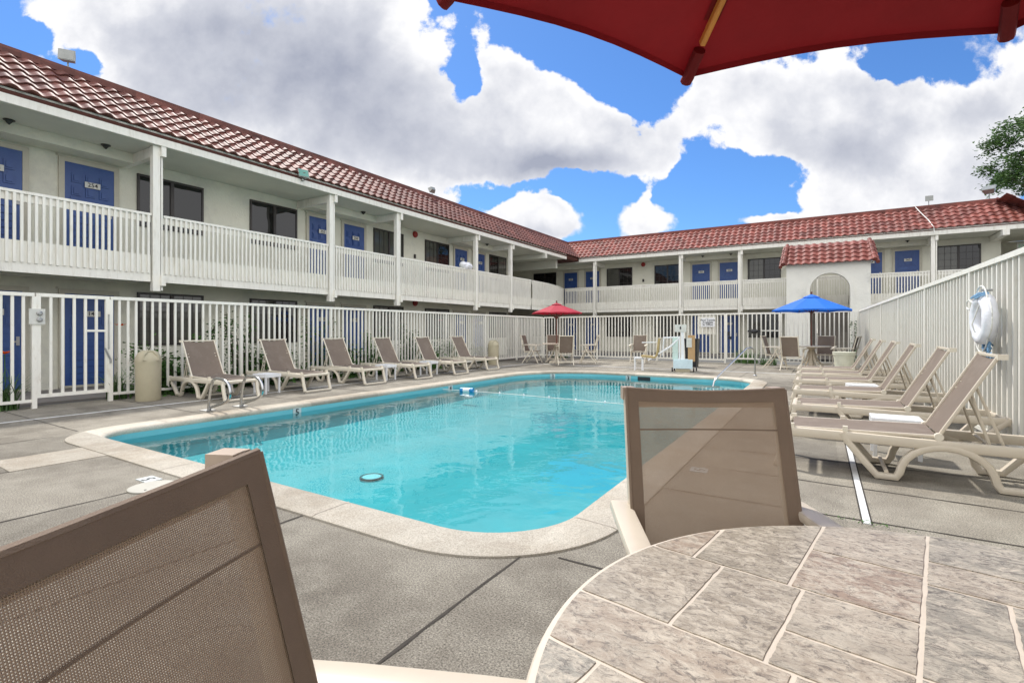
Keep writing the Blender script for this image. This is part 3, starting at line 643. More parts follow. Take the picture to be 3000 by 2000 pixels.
o=bag.build('towel_bundle','white_vinyl',None,(-12.45,16.55,3.76),math.pi/2,smooth=True); tag(o,'crumpled white bundle of towels lying on the left balcony rail','towels')

# ---------------------------------------------------------------- fences
def fence_run(root,p0,p1,zt0,zt1,pitch,w=.036,posts=2.4,zb=.10,skip=None,base=0):
    a=Vector((*p0,0)); b=Vector((*p1,0)); d=b-a; L=d.length; ang=math.atan2(d.y,d.x); T=Matrix.Translation(a)@Matrix.Rotation(ang,4,'Z')
    np_=max(1,round(L/posts)); zt=lambda x: zt0+(zt1-zt0)*x/L
    for k in range(np_+1):
        x=L*k/np_; m=M(); m.T=T; m.box((x-.03,-.03,base),(x+.03,.03,zt(x)-.055)); m.build('post','fence_paint',root)
    m=M(); m.T=T
    for z0,z1,t in((-.055,.0,.032),):
        m.add([(0,-t,zt(0)+z0),(L,-t,zt(L)+z0),(L,t,zt(L)+z0),(0,t,zt(0)+z0),(0,-t,zt(0)),(L,-t,zt(L)),(L,t,zt(L)),(0,t,zt(0))],[(0,3,2,1),(4,5,6,7),(0,1,5,4),(1,2,6,5),(2,3,7,6),(3,0,4,7)])
    m.build('top_rail','fence_paint',root); m=M(); m.T=T; m.box((0,-.02,zb),(L,.02,zb+.045)); m.build('bottom_rail','fence_paint',root)
    for k in range(np_):
        x0=L*k/np_; x1=L*(k+1)/np_; n=round((x1-x0)/pitch); m=M(); m.T=T
        for i in range(1,n):
            x=x0+(x1-x0)*i/n; j=random.uniform(-.004,.004); m.box((x-w/2+j,-w/2*.9,zb+.0455),(x+w/2+j,w/2*.9,zt(x)-.0555))
        m.build('picket_panel','fence_paint',root)
fl_=thing('picket_fence','white metal picket fence along the left edge of the deck','fence',(0,0,0))
fence_run(fl_,(-10.5,-4),(-10.5,2.75),1.81,1.81,.127); fence_run(fl_,(-10.5,3.74),(-10.68,19.95),1.81,1.83,.127)
ff=thing('picket_fence','white metal picket fence across the far end of the deck','fence',(0,0,0))
fence_run(ff,(-10.62,19.97),(-3.05,20.15),1.83,1.87,.132); fence_run(ff,(-1.2,20.2),(1.06,20.22),1.88,1.9,.132)
fr=thing('picket_fence','tall white fence along the right edge with solid grey backing','fence',(0,0,0))
RF0,RF1=(2.08,-6.5),(1.12,20.2)
fence_run(fr,RF0,RF1,2.07,1.9,.15,w=.034,zb=.08)
a=Vector((*RF0,0)); b=Vector((*RF1,0)); ang=math.atan2(b.y-a.y,b.x-a.x); L=(b-a).length
simple('backing',(.33,.34,.32),.8,var=.06,scale=1.5,stretch=(1,3,.3))
m=M(); m.T=Matrix.Translation(a)@Matrix.Rotation(ang,4,'Z'); m.add([(0,-.075,.05),(L,-.075,.05),(L,-.06,.05),(0,-.06,.05),(0,-.075,2.02),(L,-.075,1.86),(L,-.06,1.86),(0,-.06,2.02)],[(0,3,2,1),(4,5,6,7),(0,1,5,4),(1,2,6,5),(2,3,7,6),(3,0,4,7)]); m.build('backing_panel','backing',fr)
def gate(label,loc,rz,W,zt,latch):
    r=thing('gate',label,'gate',loc,rz)
    m=M(); m.box((.02,-.025,.16),(.075,.025,zt)); m.box((W-.075,-.025,.16),(W-.02,.025,zt)); m.box((.075,-.025,.16),(W-.075,.025,.215)); m.box((.075,-.025,zt-.055),(W-.075,.025,zt)); m.build('frame','fence_paint',r)
    m=M(); n=round((W-.1)/.14)
    for i in range(1,n): x=.05+(W-.1)*i/n; m.box((x-.018,-.017,.2155),(x+.018,.017,zt-.0555))
    m.build('picket','fence_paint',r)
    M().box((W*.66,-.024,1.20),(W-.0755,-.0175,1.235)).build('cross_bar','fence_paint',r)
    return r
g1=gate('white picket gate with lock box in the left fence','',0,1,1.8,0) if False else gate('white picket gate with double lock box in the left fence',(-10.5,2.75,0),math.pi/2,.99,1.81,0)
lb=M().box((-.07,-.05,1.32),(.12,-.026,1.56)).build('lock_plate','plate_white',g1)
for z in(1.49,1.39):
    m=M(); m.T=Matrix.Translation((.05,-.05,z))@Matrix.Rotation(math.pi/2,4,'X'); m.lathe([(.035,0),(.035,.02),(.02,.03),(0,.03)],n=16); m.build('lock_cylinder','steel_dull',lb)
M().tube([(.90,-.04,.92),(.98,-.04,.72),(.98,-.04,.66)],.014).tube([(.955,-.04,1.5),(.955,-.04,.9)],.008).build('latch_rod','steel_dull',g1)
g2=gate('white picket gate in the far fence with black latch box',(-3.05,20.15,0),0,1.85,1.87,0)
M().box((.10,-.06,1.02),(.17,-.026,1.18)).box((.12,-.05,.9),(.22,-.027,1.0)).build('latch_box','black_plastic',g2)
m=M().box((.78,-.09,1.17),(1.2,-.03,1.23)).lathe([(.09,-.08),(.11,0),(.07,.07)],(1.0,-.07,1.2),n=10); m.build('gate_closer','black_plastic',g2)
sg=thing('towel_sign','white sign on the far fence reading pool towels available in office','sign',(-3.65,20.09,1.53))
p=M().box((-.25,-.008,-.17),(.25,.008,.17)).build('board','white_plastic',sg); text('lettering','Pool Towels\nAvailable\nIn Office',.105,'ink',sg,Matrix.Translation((0,-.011,0))@VERT)
o=M().box((-.33,-.004,-.40),(.33,.004,.30)).build('blank_panel','white_paint',None,(-3.72,20.23,1.48)); tag(o,'plain white panel fixed behind the towel sign on the far fence','panel')

# ---------------------------------------------------------------- furniture
def rr(w,h): return R2(w,h,3,.3)
def make_lounger(label,mat,grp):
    r=thing('sun_lounger',label,'sun lounger',(0,0,0),0,grp); Wd=.66
    path=[(.49,.355),(.53,.29),(.62,.17),(.735,.028),(.86,.028),(.885,.07)]
    for i in range(1,12): a=math.pi*(1-i/12); path.append((1.175+.285*math.cos(a),.07+.235*math.sin(a)))
    path+=[(1.465,.07),(1.49,.028),(1.63,.028),(1.74,.16),(1.90,.31),(1.925,.35)]
    for y in(.03,Wd-.03):
        m=M(); m.sweep([(x,y,z) for x,z in path],rr(.056,.062),up=(0,1,0))
        m.sweep([(.06,y,.325),(.5,y,.325),(1.2,y,.318),(1.93,y,.315)],rr(.054,.082)); m.sweep([(.085,y,.33),(.05,y,.16),(.0,y,.022)],rr(.05,.055),up=(0,1,0))
        m.build('side_frame',mat,r,smooth=True)
    m=M(); m.sweep([(.0,.03,.022),(.0,Wd-.03,.022)],rr(.05,.042)); m.sweep([(.075,.03,.33),(.075,Wd-.03,.33)],rr(.05,.05)); m.sweep([(1.92,.03,.32),(1.92,Wd-.03,.32)],rr(.05,.05)); m.sweep([(.80,.05,.06),(.80,Wd-.05,.06)],rr(.03,.03)); split(m,'cross_bar',mat,r,smooth=True)
    hx,hz=1.13,.395; tx,tz=1.475,1.03
    def seat(u,v):
        y=.05+(Wd-.10)*u; x=.12+(hx-.12)*v; return(x,y,.372+.023*v-.012*math.sin(math.pi*u))
    def back(u,v):
        y=.05+(Wd-.10)*u; s=.02*math.sin(math.pi*u); sb=.012*math.sin(math.pi*v); return(hx+(tx-hx)*v+s*.8+sb,y,hz+(tz-hz)*v-s*.5-(.02*math.sin(math.pi*u) if v>.99 else 0))
    M().grid(seat,8,8).build('seat_sling','sling',r,smooth=True); M().grid(back,8,10).build('back_sling','sling',r,smooth=True)
    m=M()
    for y in(.045,Wd-.045): m.sweep([(.10,y,.36),(hx,y,.383)],rr(.022,.026)); m.sweep([(hx,y,.385),(tx+.01,y,tz+.005)],rr(.022,.026))
    m.sweep([(tx+.012,.045,tz-.005),(tx+.012,Wd-.045,tz-.005)],rr(.022,.026)); m.build('sling_frame',mat,r,smooth=True)
    m=M()
    for y in(.03,Wd-.03): 
        q=M(); q.T=Matrix.Translation((hx,y,.385))@Matrix.Rotation(math.pi/2,4,'X'); q.lathe([(.03,-.02),(.03,.02)],n=12); m.add(q.v,q.f); m.box((.12-.02,y-.02,.36),(.12+.02,y+.02,.40)); m.box((tx-.01,y-.025,tz-.03),(tx+.05,y+.02,tz+.012)); m.box((.50,y-.02,.355),(.535,y+.02,.41))
    split(m,'clip','resin_light',r)
    m=M()
    for y in(.09,Wd-.09): m.tube([(1.33,y,.74),(1.44,y,.34)],.011,6); m.tube([(1.36,y,.79),(1.52,y,.34)],.011,6)
    m.tube([(1.44,.09,.345),(1.44,Wd-.09,.345)],.011,6); split(m,'back_prop',mat,r)
    return r
GL='sun loungers in the left row by the picket fence'; GR='sun loungers in the right row by the tall fence'
L0=make_lounger('sun lounger of the left row standing beside the ladder and the first beige bin','resin_light',GL)
L0.location=(-8.62,5.32,0); L0.rotation_euler.z=math.pi
ln=['second sun lounger of the left row counted from the ladder','third sun lounger of the left row counted from the ladder','fourth sun lounger of the left row counted from the ladder','fifth sun lounger of the left row, next to last before the far bin','last sun lounger of the left row, nearest the far beige bin']
for lb,(y,dx,rz) in zip(ln,((6.85,.02,.02),(8.42,-.02,-.015),(9.98,.04,.02),(11.5,.08,.0),(13.3,-.05,-.03))): copything(L0,lb,(-8.62+dx,y,0),math.pi+rz,GL)
R0=make_lounger('nearest and largest sun lounger of the right row, facing the pool','resin',GR); R0.location=(-.34,5.08,0)
rn=['second nearest sun lounger of the right row','third sun lounger from the camera in the right row','fourth sun lounger from the camera in the right row','fifth sun lounger from the camera in the right row','farthest sun lounger of the right row, closest to the blue umbrella']
for lb,(y,dx,rz) in zip(rn,((6.72,.0,.01),(8.42,-.06,-.01),(10.15,-.09,.01),(11.7,-.14,-.01),(13.2,-.18,.0))): copything(R0,lb,(-.34+dx,y,0),rz,GR)
def make_side(label):
    r=thing('side_table',label,'side table',(0,0,0),0,'small white side tables between loungers')
    m=M().box((-.22,-.20,.385),(.22,.20,.41)).box((-.22,-.20,.34),(.22,-.18,.385)).box((-.22,.18,.34),(.22,.20,.385)).box((-.22,-.18,.34),(-.2,.18,.385)).box((.2,-.18,.34),(.22,.18,.385)); m.build('table_top','white_plastic',r)
    m=M(); 
    for i in range(7): m.box((-.20+.06*i,-.17,.4105),(-.165+.06*i,.17,.414))
    m.build('slat','white_plastic',r)
    for sx in(-1,1):
        for sy in(-1,1): M().box((sx*.19-.018,sy*.17-.018,0),(sx*.19+.018,sy*.17+.018,.34)).build('leg','white_plastic',r)
    return r
s0=make_side('white side table beyond the nearest lounger of the right row'); s0.location=(.62,6.12,0); s0.scale=(.9,.85,.92)
copything(s0,'white side table between the third and fourth loungers of the right row',(.55,9.55,0),.1)
copything(s0,'white side table beside the first lounger of the left row',(-9.25,5.84,0),.05)
copything(s0,'white side table between the third and fourth loungers of the left row',(-9.2,8.95,0),0)
copything(s0,'white side table between the fourth and fifth loungers of the left row',(-9.2,10.55,0),.1)
# folding sling chairs; local +x = facing
def make_chair(label,grp,sl,close=False,mat='resin_light'):
    r=thing('sling_armchair',label,'chair',(0,0,0),0,grp); hw=.245
    bx,bz,tx,tz=-.19,.44,-.345,1.04
    for s in(-1,1):
        y=s*hw
        m=M(); m.sweep([(bx-.02,y,bz-.05),(tx-.018,y,tz+.0)],rr(.032,.032)); m.build('back_post',mat,r,smooth=True)
        m=M(); m.sweep([(-.31,s*(hw+.035),.69),(-.2,s*(hw+.04),.688),(.0,s*(hw+.045),.682),(.2,s*(hw+.045),.675),(.27,s*(hw+.04),.665),(.29,s*(hw+.04),.65)],rr(.068,.03)); m.build('armrest',mat,r,smooth=True)
        M().sweep([(.12,s*(hw+.035),.645),(.0,s*(hw+.03),.40),(-.30,s*(hw+.02),.0)],rr(.03,.036)).build('leg',mat,r,smooth=True)
        M().sweep([(.03,s*(hw+.03),.645),(.14,s*(hw+.02),.40),(.33,s*(hw+.02),.0)],rr(.03,.036)).build('leg',mat,r,smooth=True)
    st_=M().sweep([(.28,-hw-.01,.11),(.28,hw+.01,.11)],rr(.026,.03)).sweep([(-.22,-hw-.01,.11),(-.22,hw+.01,.11)],rr(.026,.03)).sweep([(.24,-hw,.43),(.24,hw,.43)],rr(.03,.03)).sweep([(bx-.03,-hw,.40),(bx-.03,hw,.40)],rr(.028,.028)); split(st_,'stretcher',mat,r,smooth=True)
    m=M(); m.sweep([(tx-.02,-hw,tz-(.045 if close else .012)),(tx-.02,hw,tz-(.045 if close else .012))],rr(.024,.03))
    for s in(-1,1): m.box((tx-.045,s*hw-.02,tz-.035),(tx-.002,s*hw+.02,tz+(.003 if close else .014)))
    m.build('top_rail','resin_tan' if close else mat,r)
    for s in(-1,1): M().sweep([(bx-.02,s*(hw-.01),.43),(.25,s*(hw-.01),.435)],rr(.028,.03)).build('seat_rail',mat,r,smooth=True)
    Lb=math.hypot(tx-bx,tz-bz); hb=hw+.012 if close else hw-.012
    def back(u,v):
        y=hb*(2*u-1); sg=.022*math.sin(math.pi*u); return(bx+(tx-bx)*v-sg+.018, y, bz+(tz-bz)*v-(.012*math.sin(math.pi*u)*(v**8)))
    m=M().grid(back,16,20,lambda u,v:(u*2*hb,v*Lb)); so=m.build('back_sling',sl,r,smooth=True)
    def seat(u,v):
        y=(hw-.005)*(2*u-1); return(bx+.018+(.255-bx)*v,y,.447-.02*math.sin(math.pi*u)+.006*v)
    M().grid(seat,12,10,lambda u,v:(u*2*hw,v*.45)).build('seat_sling',sl,r,smooth=True)
    if close:
        e=.037; eu=e/(2*hb); ev=.03/Lb
        def off(p,d): return(p[0]+d,p[1],p[2]+d*.3)
        m=M()
        for u0,u1,v0,v1 in((0,eu,0,1),(1-eu,1,0,1),(eu,1-eu,1-ev*1.2,1),(eu,1-eu,0,ev)):
            m.grid(lambda u,v:off(back(u0+(u1-u0)*u,v0+(v1-v0)*v),.0022),3 if u1-u0<.5 else 16,3 if v1-v0<.5 else 20,lambda u,v:(u,v))
            m.grid(lambda u,v:off(back(u0+(u1-u0)*u,v0+(v1-v0)*v),-.0022),3 if u1-u0<.5 else 16,3 if v1-v0<.5 else 20,lambda u,v:(u,v))
        # wrap round the posts
        for s in(-1,1): m.sweep([(bx+.016,s*hb,bz),(tx+.016,s*hb,tz)],[(.006*math.cos(a*math.pi/4),.006*math.sin(a*math.pi/4)) for a in range(8)])
        m.sweep([(tx+.014-.022*math.sin(math.pi*i/16),hb*(2*i/16-1),tz-.012*math.sin(math.pi*i/16)) for i in range(17)],[(.007*math.cos(a*math.pi/4),.007*math.sin(a*math.pi/4)) for a in range(8)])
        m.build('hem','hem',so,smooth=True)
        M().grid(lambda u,v:off(back(eu+(1-2*eu)*u,.80+.006*v),.0008),16,1).build('seam','hem',so)
    return r
def place_fw(o,L,D,head):   # head: facing angle measured in the heading frame (0 = right, 90 = forward)
    x,y=fw(L,D); o.location=(x,y,0); o.rotation_euler.z=TH+math.radians(head)
GC='taupe sling chairs round the umbrella tables'
cm=make_chair('large taupe mesh sling chair behind the stone topped table','foreground mesh chairs','sling_weave',True,'resin'); place_fw(cm,.580,1.205,-92); cm.scale.y=.93
cl=copytree(cm); cl.scale.y=1; cl['label']='cropped mesh sling chair at the lower left corner seen close up'; place_fw(cl,-.080,.446,-7)
c0=make_chair('sling chair of the red umbrella table, front left one turned sideways',GC,'sling'); c0.location=(-9.35,16.6,0); c0.rotation_euler.z=.2
c1=copything(c0,'sling chair of the red umbrella table seen from behind at its front right',(-7.75,16.15,0),math.radians(125),GC)
copything(c0,'sling chair of the red umbrella table on its far left side',(-9.0,17.75,0),math.radians(-60),GC)
copything(c0,'sling chair of the red umbrella table on its far right side',(-7.45,17.6,0),math.radians(195),GC)
copything(c0,'lone sling chair against the far fence left of the pool lift',(-5.85,18.6,0),math.radians(-82),'single chair')
copything(c0,'sling chair of the blue umbrella table on its left side',(-1.28,18.55,0),math.radians(-8),GC)
copything(c0,'sling chair of the blue umbrella table seen from behind at its front',(-.72,17.45,0),math.radians(75),GC)
copything(c0,'sling chair of the blue umbrella table on its far side facing the pool',(.1,19.45,0),math.radians(-100),GC)
copything(c0,'sling chair of the blue umbrella table on its right side',(.62,18.25,0),math.radians(165),GC)
def far_table(label,loc,grp):
    r=thing('patio_table',label,'table',loc,.3,grp)
    M().lathe([(0,.70),(.53,.70),(.55,.71),(.55,.725),(.53,.735),(0,.735)],n=36).build('tabletop','resin',r)
    M().lathe([(.30,0),(.28,.05),(.10,.12),(.06,.3),(.06,.6),(.16,.70)],n=16).build('pedestal','resin',r,smooth=True)
    for i in range(4):
        a=i*math.pi/2; M().sweep([(.06*math.cos(a),.06*math.sin(a),.62),(.18*math.cos(a),.18*math.sin(a),.3),(.42*math.cos(a),.42*math.sin(a),.02)],rr(.04,.05)).build('leg','resin',r,smooth=True)
    return r
t0=far_table('round patio table standing under the red umbrella',(-8.5,17.0,0),'round patio tables'); copything(t0,'round patio table standing under the blue umbrella',(-.25,18.5,0),.5,'round patio tables')
def umbrella(label,loc,R,z,tip,mat,pole,ribmat,a0,n=8,lean=(0,0),base=True,close=False):
    r=thing('patio_umbrella',label,'umbrella',loc,0,'market umbrellas'); hx,hy=lean
    K=10; Q=8; m=M(); rings=[]
    zt=z+tip
    def pt(sec,u,t):      # sector, across 0..1, radial 0..1
        A=a0+2*math.pi*sec/n; B=a0+2*math.pi*(sec+1)/n
        P=Vector((math.cos(A),math.sin(A)))*(1-u)+Vector((math.cos(B),math.sin(B)))*u
        sag=math.sin(math.pi*u)*t; p=P*(R*t*(1-.022*sag)); zz=zt-tip*(t**1.06)-.02*sag*(1-t) +.018*sag*t
        return (hx+p.x,hy+p.y,zz)
    # fold into one mesh, vent cap separate
    for sec in range(n): m.grid(lambda u,v:pt(sec,u,.14+.86*v),Q,K)
    cp=m.build('canopy',mat,r,smooth=True)
    e=M()
    for sec in range(n): e.grid(lambda u,v:(pt(sec,u,1)[0]*1,pt(sec,u,1)[1],pt(sec,u,1)[2]-.0-v*(.022 if close else .04)),Q,1)
    e.build('valance',mat,cp,smooth=True)
    c=M()
    for sec in range(n): c.grid(lambda u,v:(lambda q:(q[0],q[1],q[2]+.035-.01*v))(pt(sec,u,.001+.22*v)),4,3)
    c.build('vent_cap',mat,cp,smooth=True)
    M().tube([(0,0,.02),(hx*.5,hy*.5,zt*.5),(hx,hy,zt+.02)],.02,12).build('pole',pole,r,smooth=True)
    M().lathe([(.0,.10),(.02,.09),(.03,.05),(.02,.0)],(hx,hy,zt+.02),n=12).build('finial','pole_wood',r,smooth=True)
    if base: M().lathe([(.25,0),(.25,.04),(.2,.08),(.05,.11),(.03,.3)],n=24).build('base','lamp_grey',r,smooth=True)
    for k in range(n):
        A=a0+2*math.pi*k/n; d=Vector((math.cos(A),math.sin(A),0)); H=Vector((hx,hy,0))
        f=lambda t:H+d*(R*t)+Vector((0,0,zt-tip*(t**1.06)-.022))
        rb=M().sweep([f(.03),f(.3),f(.6),f(.90 if close else .97)],R2(.018,.026,2,.2)).build('rib',ribmat,r)
        M().sweep([f(.52)-Vector((0,0,.02)),H+Vector((0,0,zt-.55))+d*.04],R2(.014,.02,2,.2)).build('strut',ribmat,rb)
        if close:
            M().sweep([f(.915)+Vector((0,0,-.004)),f(.95)-Vector((0,0,.004)),f(.985)-Vector((0,0,.010)),f(1.005)-Vector((0,0,.006))],R2(.040,.036,3,.45)).build('rib_pocket',mat,rb,smooth=True)
            M().grid(lambda u,v:tuple(f(.15+.70*v)+Vector((-d.y,d.x,0))*(.05*(u-.5))+Vector((0,0,.012))),2,10).build('reinforcement',mat,rb)
    M().lathe([(.035,-.05),(.045,-.02),(.045,.03),(.03,.05)],(hx,hy,zt-.06),n=12).lathe([(.03,-.03),(.04,0),(.03,.03)],(hx,hy,zt-.55),n=12).build('hub','pole_wood',r,smooth=True)
    return r
umbrella('small red umbrella at the far left corner table',(-8.5,17.0,0),.98,1.88,.36,'red_canvas','pole_wood','pole_wood',.2)
umbrella('bright blue umbrella at the far right table by the arch',(-.25,18.5,0),1.16,1.86,.48,'blue_canvas','pole_wood','pole_wood',.35)
tx_,ty_=fw(.72,.585)
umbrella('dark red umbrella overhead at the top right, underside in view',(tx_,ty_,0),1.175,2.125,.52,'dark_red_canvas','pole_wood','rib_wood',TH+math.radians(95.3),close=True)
# stone topped table
tb=thing('stone_table','large round table with stone tile top in the right foreground','table',(tx_,ty_,0),TH,'foreground table')
M().lathe([(.0,.69),(.66,.69),(.70,.693),(.713,.700),(.715,.708),(.710,.716),(.700,.7195),(.690,.7185),(0,.7185)],n=160,caps=False).build('tabletop','tile_grout',tb,smooth=True)
M().lathe([(.38,0),(.36,.05),(.12,.12),(.07,.3),(.07,.55),(.2,.69)],n=24).build('pedestal','resin',tb,smooth=True)
rects=[(-.6,-.15,0,.28),(-.15,0,0,.28),(0,.178,.11,.28),(0,.178,0,.11),(-.6,-.214,.28,.9),(-.214,-.025,.28,.9),(-.025,.178,.28,.495),(-.025,.178,.495,.9),(.178,.72,.59,.9),(.178,.72,.459,.59),
 (.178,.297,.11,.459),(.297,.52,.284,.459),(-.6,.04,-.16,0),(.04,.178,-.16,0),(.178,.297,-.16,.11),(-.6,-.19,-.42,-.16),(-.19,.10,-.42,-.16),(.10,.297,-.30,-.16),(.10,.297,-.42,-.30),(.297,.52,.05,.284),(.297,.44,-.2,.05),(.44,.72,-.2,.05),
 (.52,.72,.05,.3),(.52,.9,.3,.459),(.72,1.2,.459,.66),(.72,1.2,.66,.9),(.72,.9,.05,.3),(.9,1.2,-.1,.459),(.72,.9,-.2,.05),(.297,.6,-.42,-.2),(.6,.9,-.5,-.2),(.9,1.2,-.5,-.1),(-.3,.1,-.7,-.42),(.1,.4,-.7,-.42),(.4,.6,-.7,-.42),(.6,1.2,-.8,-.5)]
circ=[(.699*math.cos(2*math.pi*i/120),.699*math.sin(2*math.pi*i/120)) for i in range(120)]
def clip(poly):
    for i in range(len(circ)):
        a=circ[i]; b=circ[(i+1)%len(circ)]; ex,ey=b[0]-a[0],b[1]-a[1]; out=[]
        if not poly: return []
        for j in range(len(poly)):
            p=poly[j]; q=poly[(j+1)%len(poly)]; sp=ex*(p[1]-a[1])-ey*(p[0]-a[0]); sq=ex*(q[1]-a[1])-ey*(q[0]-a[0])
            if sp>=0: out.append(p)
            if (sp>=0)!=(sq>=0): k=sp/(sp-sq); out.append((p[0]+(q[0]-p[0])*k,p[1]+(q[1]-p[1])*k))
        poly=out
    return poly
m=M(); e1=Vector((.76,-.65)).normalized(); e2=Vector((.65,.76)).normalized()
for (p0,p1,q0,q1) in rects:
    g=.0042; p0+=g;p1-=g;q0+=g;q1-=g; pl=[]
    for (A,B) in(((p0,q0),(p1,q0)),((p1,q0),(p1,q1)),((p1,q1),(p0,q1)),((p0,q1),(p0,q0))):
        nseg=12
        for i in range(nseg):
            t=i/nseg; p=A[0]+(B[0]-A[0])*t; q=A[1]+(B[1]-A[1])*t; j=.0012 if 0<i<nseg else 0
            v=Vector((.381,.755))+e1*(p+random.uniform(-j,j))+e2*(q+random.uniform(-j,j))-Vector((.72,.585)); pl.append((v.x,v.y))
    c=clip(pl)
    if len(c)>2: m.prism(c,.7175,.7205)
m.build('stone_tile','stone_tile',tb)

# ---------------------------------------------------------------- bins, rails, lift, ring
def bin_(label,loc,rz):
    r=thing('litter_bin',label,'bin',loc,rz,'beige litter bins'); r.scale=(.86,.86,1)
    M().lathe([(.205,0),(.215,.02),(.222,.5),(.225,.66),(.215,.665)],n=32).build('body','bin_beige',r,smooth=True)
    M().lathe([(.23,.66),(.232,.70),(.215,.76),(.17,.84),(.10,.875),(0,.88)],n=32).build('lid','bin_beige',r,smooth=True)
    m=M(); m.sweep([(-.13,-.205,.70),(-.11,-.20,.80),(-.04,-.15,.86),(.04,-.15,.86),(.11,-.20,.80),(.13,-.205,.70)],rr(.03,.03)); m.grid(lambda u,v:(-.12+.24*u,-.222+.0*v+.07*v*v,.705+.13*v),6,4); m.build('swing_door','bin_beige',r,smooth=True)
bin_('beige litter bin beside the gate in front of the left fence',(-10.02,4.12,0),math.radians(80)); bin_('beige litter bin at the far end of the left lounger row',(-10.0,14.95,0),math.radians(60))
o=thing('bucket','pale yellow bucket behind the farthest right loungers','bucket',(.55,16.6,0)); simple('bucket_cream',(.62,.62,.50),.5)
M().lathe([(.20,0),(.25,.55),(.27,.55),(.27,.60),(.24,.60)],n=24).build('body','bucket_cream',o,smooth=True); M().lathe([(.275,.60),(.275,.63),(0,.64)],n=24).build('lid','bucket_cream',o)
hd=thing('pool_handrail','steel handrail descending into the far right corner of the pool','handrail',(-1.5,14.85,0))
M().tube([(0,0,0),(0,0,.62),(-.03,-.06,.72),(-.09,-.17,.765),(-.17,-.32,.74),(-.62,-1.9,.10),(-.68,-2.05,0),(-.70,-2.12,-.12),(-.70,-2.12,-.6)],.021,12).build('rail','steel',hd,smooth=True)
M().lathe([(.05,0),(.05,.02),(.02,.04)],n=14).build('base_flange','steel',hd)
def hoop(root,y):
    x0=-7.95; p=[(x0,y,0),(x0+.04,y,.25),(x0+.10,y,.42),(x0+.17,y,.485),(x0+.26,y,.50),(x0+.44,y,.485),(x0+.56,y,.42),(x0+.60,y,.31),(x0+.57,y,.22),(x0+.46,y,.16),(x0+.2,y,.09),(x0+.07,y,.05),(x0+.03,y,0)]
    P=[Vector(q) for q in p]; o=[]
    for i in range(len(P)-1):
        a=P[max(0,i-1)];b=P[i];c_=P[i+1];d=P[min(len(P)-1,i+2)]
        for k in range(4): t=k/4; o.append(.5*((2*b)+(c_-a)*t+(2*a-5*b+4*c_-d)*t*t+(3*b-a-3*c_+d)*t**3))
    o.append(P[-1]); m=M().tube(o,.021,10); m.v=[(x+7.9,yy-4.32,z) for x,yy,z in m.v]; m.build('grab_rail','steel',root,smooth=True)
ld=thing('pool_ladder','pair of steel grab rails of the pool ladder on the left edge','pool ladder',(-7.9,4.32,0)); hoop(ld,4.07); hoop(ld,4.57)
split(M().box((-.16,-.33,0),(.02,-.17,.012)).box((-.16,.17,0),(.02,.33,.012)),'anchor_plate','steel_dull',ld)
lf=thing('pool_lift','white wheeled pool lift with tan seat at the far pool edge','pool lift',(-3.5,15.4,0),math.radians(12))
M().box((-.27,-.22,.10),(.27,.28,.36)).build('base_box','light_blue',lf)
M().box((-.2,-.2,.0),(.2,.26,.095)).build('ballast','bin_beige',lf)
for x,y in((-.3,-.1),(.3,-.1),(.38,.3),(-.25,.3)):
    q=M(); q.T=Matrix.Translation((x,y,.06))@Matrix.Rotation(math.pi/2,4,'Y'); q.lathe([(.06,-.02),(.06,.02)],n=14); q.build('wheel','black_plastic',lf)
M().box((-.05,.0,.36),(.03,.08,1.2)).box((-.12,.0,.36),(-.08,.06,1.05)).build('mast','white_plastic',lf)
M().box((.14,.04,.3),(.34,.2,1.08)).build('control_housing','lift_tan',lf); M().box((.10,.02,.72),(.25,.037,1.0)).build('control_panel','plate_white',lf)
M().box((-.3,.02,.35),(-.14,.16,1.02)).build('side_cover','lift_green',lf)
M().sweep([(-.1,.05,1.0),(-.35,.0,.75),(-1.0,-.1,.32)],rr(.05,.05)).sweep([(-.12,.1,1.02),(-.55,.1,1.0),(-.6,.1,.45)],rr(.045,.045)).sweep([(-1.2,.1,.85),(-.75,.1,.86)],rr(.03,.03)).build('arm','white_plastic',lf)
M().add([(-1.2,-.12,.42),(-.8,-.12,.38),(-.8,.3,.38),(-1.2,.3,.42),(-1.2,-.12,.47),(-.8,-.12,.44),(-.8,.3,.44),(-1.2,.3,.47)],[(0,3,2,1),(4,5,6,7),(0,1,5,4),(1,2,6,5),(2,3,7,6),(3,0,4,7)]).sweep([(-.82,.09,.40),(-.74,.09,.5),(-.68,.09,.98)],R2(.40,.06,3,.4),up=(1,0,0)).build('seat','lift_seat',lf,smooth=True)
M().box((-1.42,-.05,.36),(-1.18,.25,.40)).box((-1.42,-.05,.0),(-1.39,-.02,.36)).box((-1.2,-.05,.0),(-1.14,.0,.36)).box((-1.42,.22,.0),(-1.39,.25,.36)).build('footrest','white_plastic',lf)
sb=M().box((-.23,-.02,1.18),(.1,-.005,1.40)).build('instruction_sign','plate_white',lf); text('pictogram','▲',.10,'ink',sb,Matrix.Translation((-.06,-.024,1.3))@VERT) if False else M().box((-.09,-.024,1.26),(-.05,-.0205,1.34)).build('pictogram','ink',sb)
bk=thing('black_bin','tall black bin behind the pool lift','bin',(-3.7,17.6,0)); M().add([(-.17,-.17,0),(.17,-.17,0),(.17,.17,0),(-.17,.17,0),(-.21,-.21,.9),(.21,-.21,.9),(.21,.21,.9),(-.21,.21,.9)],[(0,3,2,1),(4,5,6,7),(0,1,5,4),(1,2,6,5),(2,3,7,6),(3,0,4,7)]).build('body','black_plastic',bk); M().box((-.23,-.23,.9),(.23,.23,.95)).build('lid','black_plastic',bk)
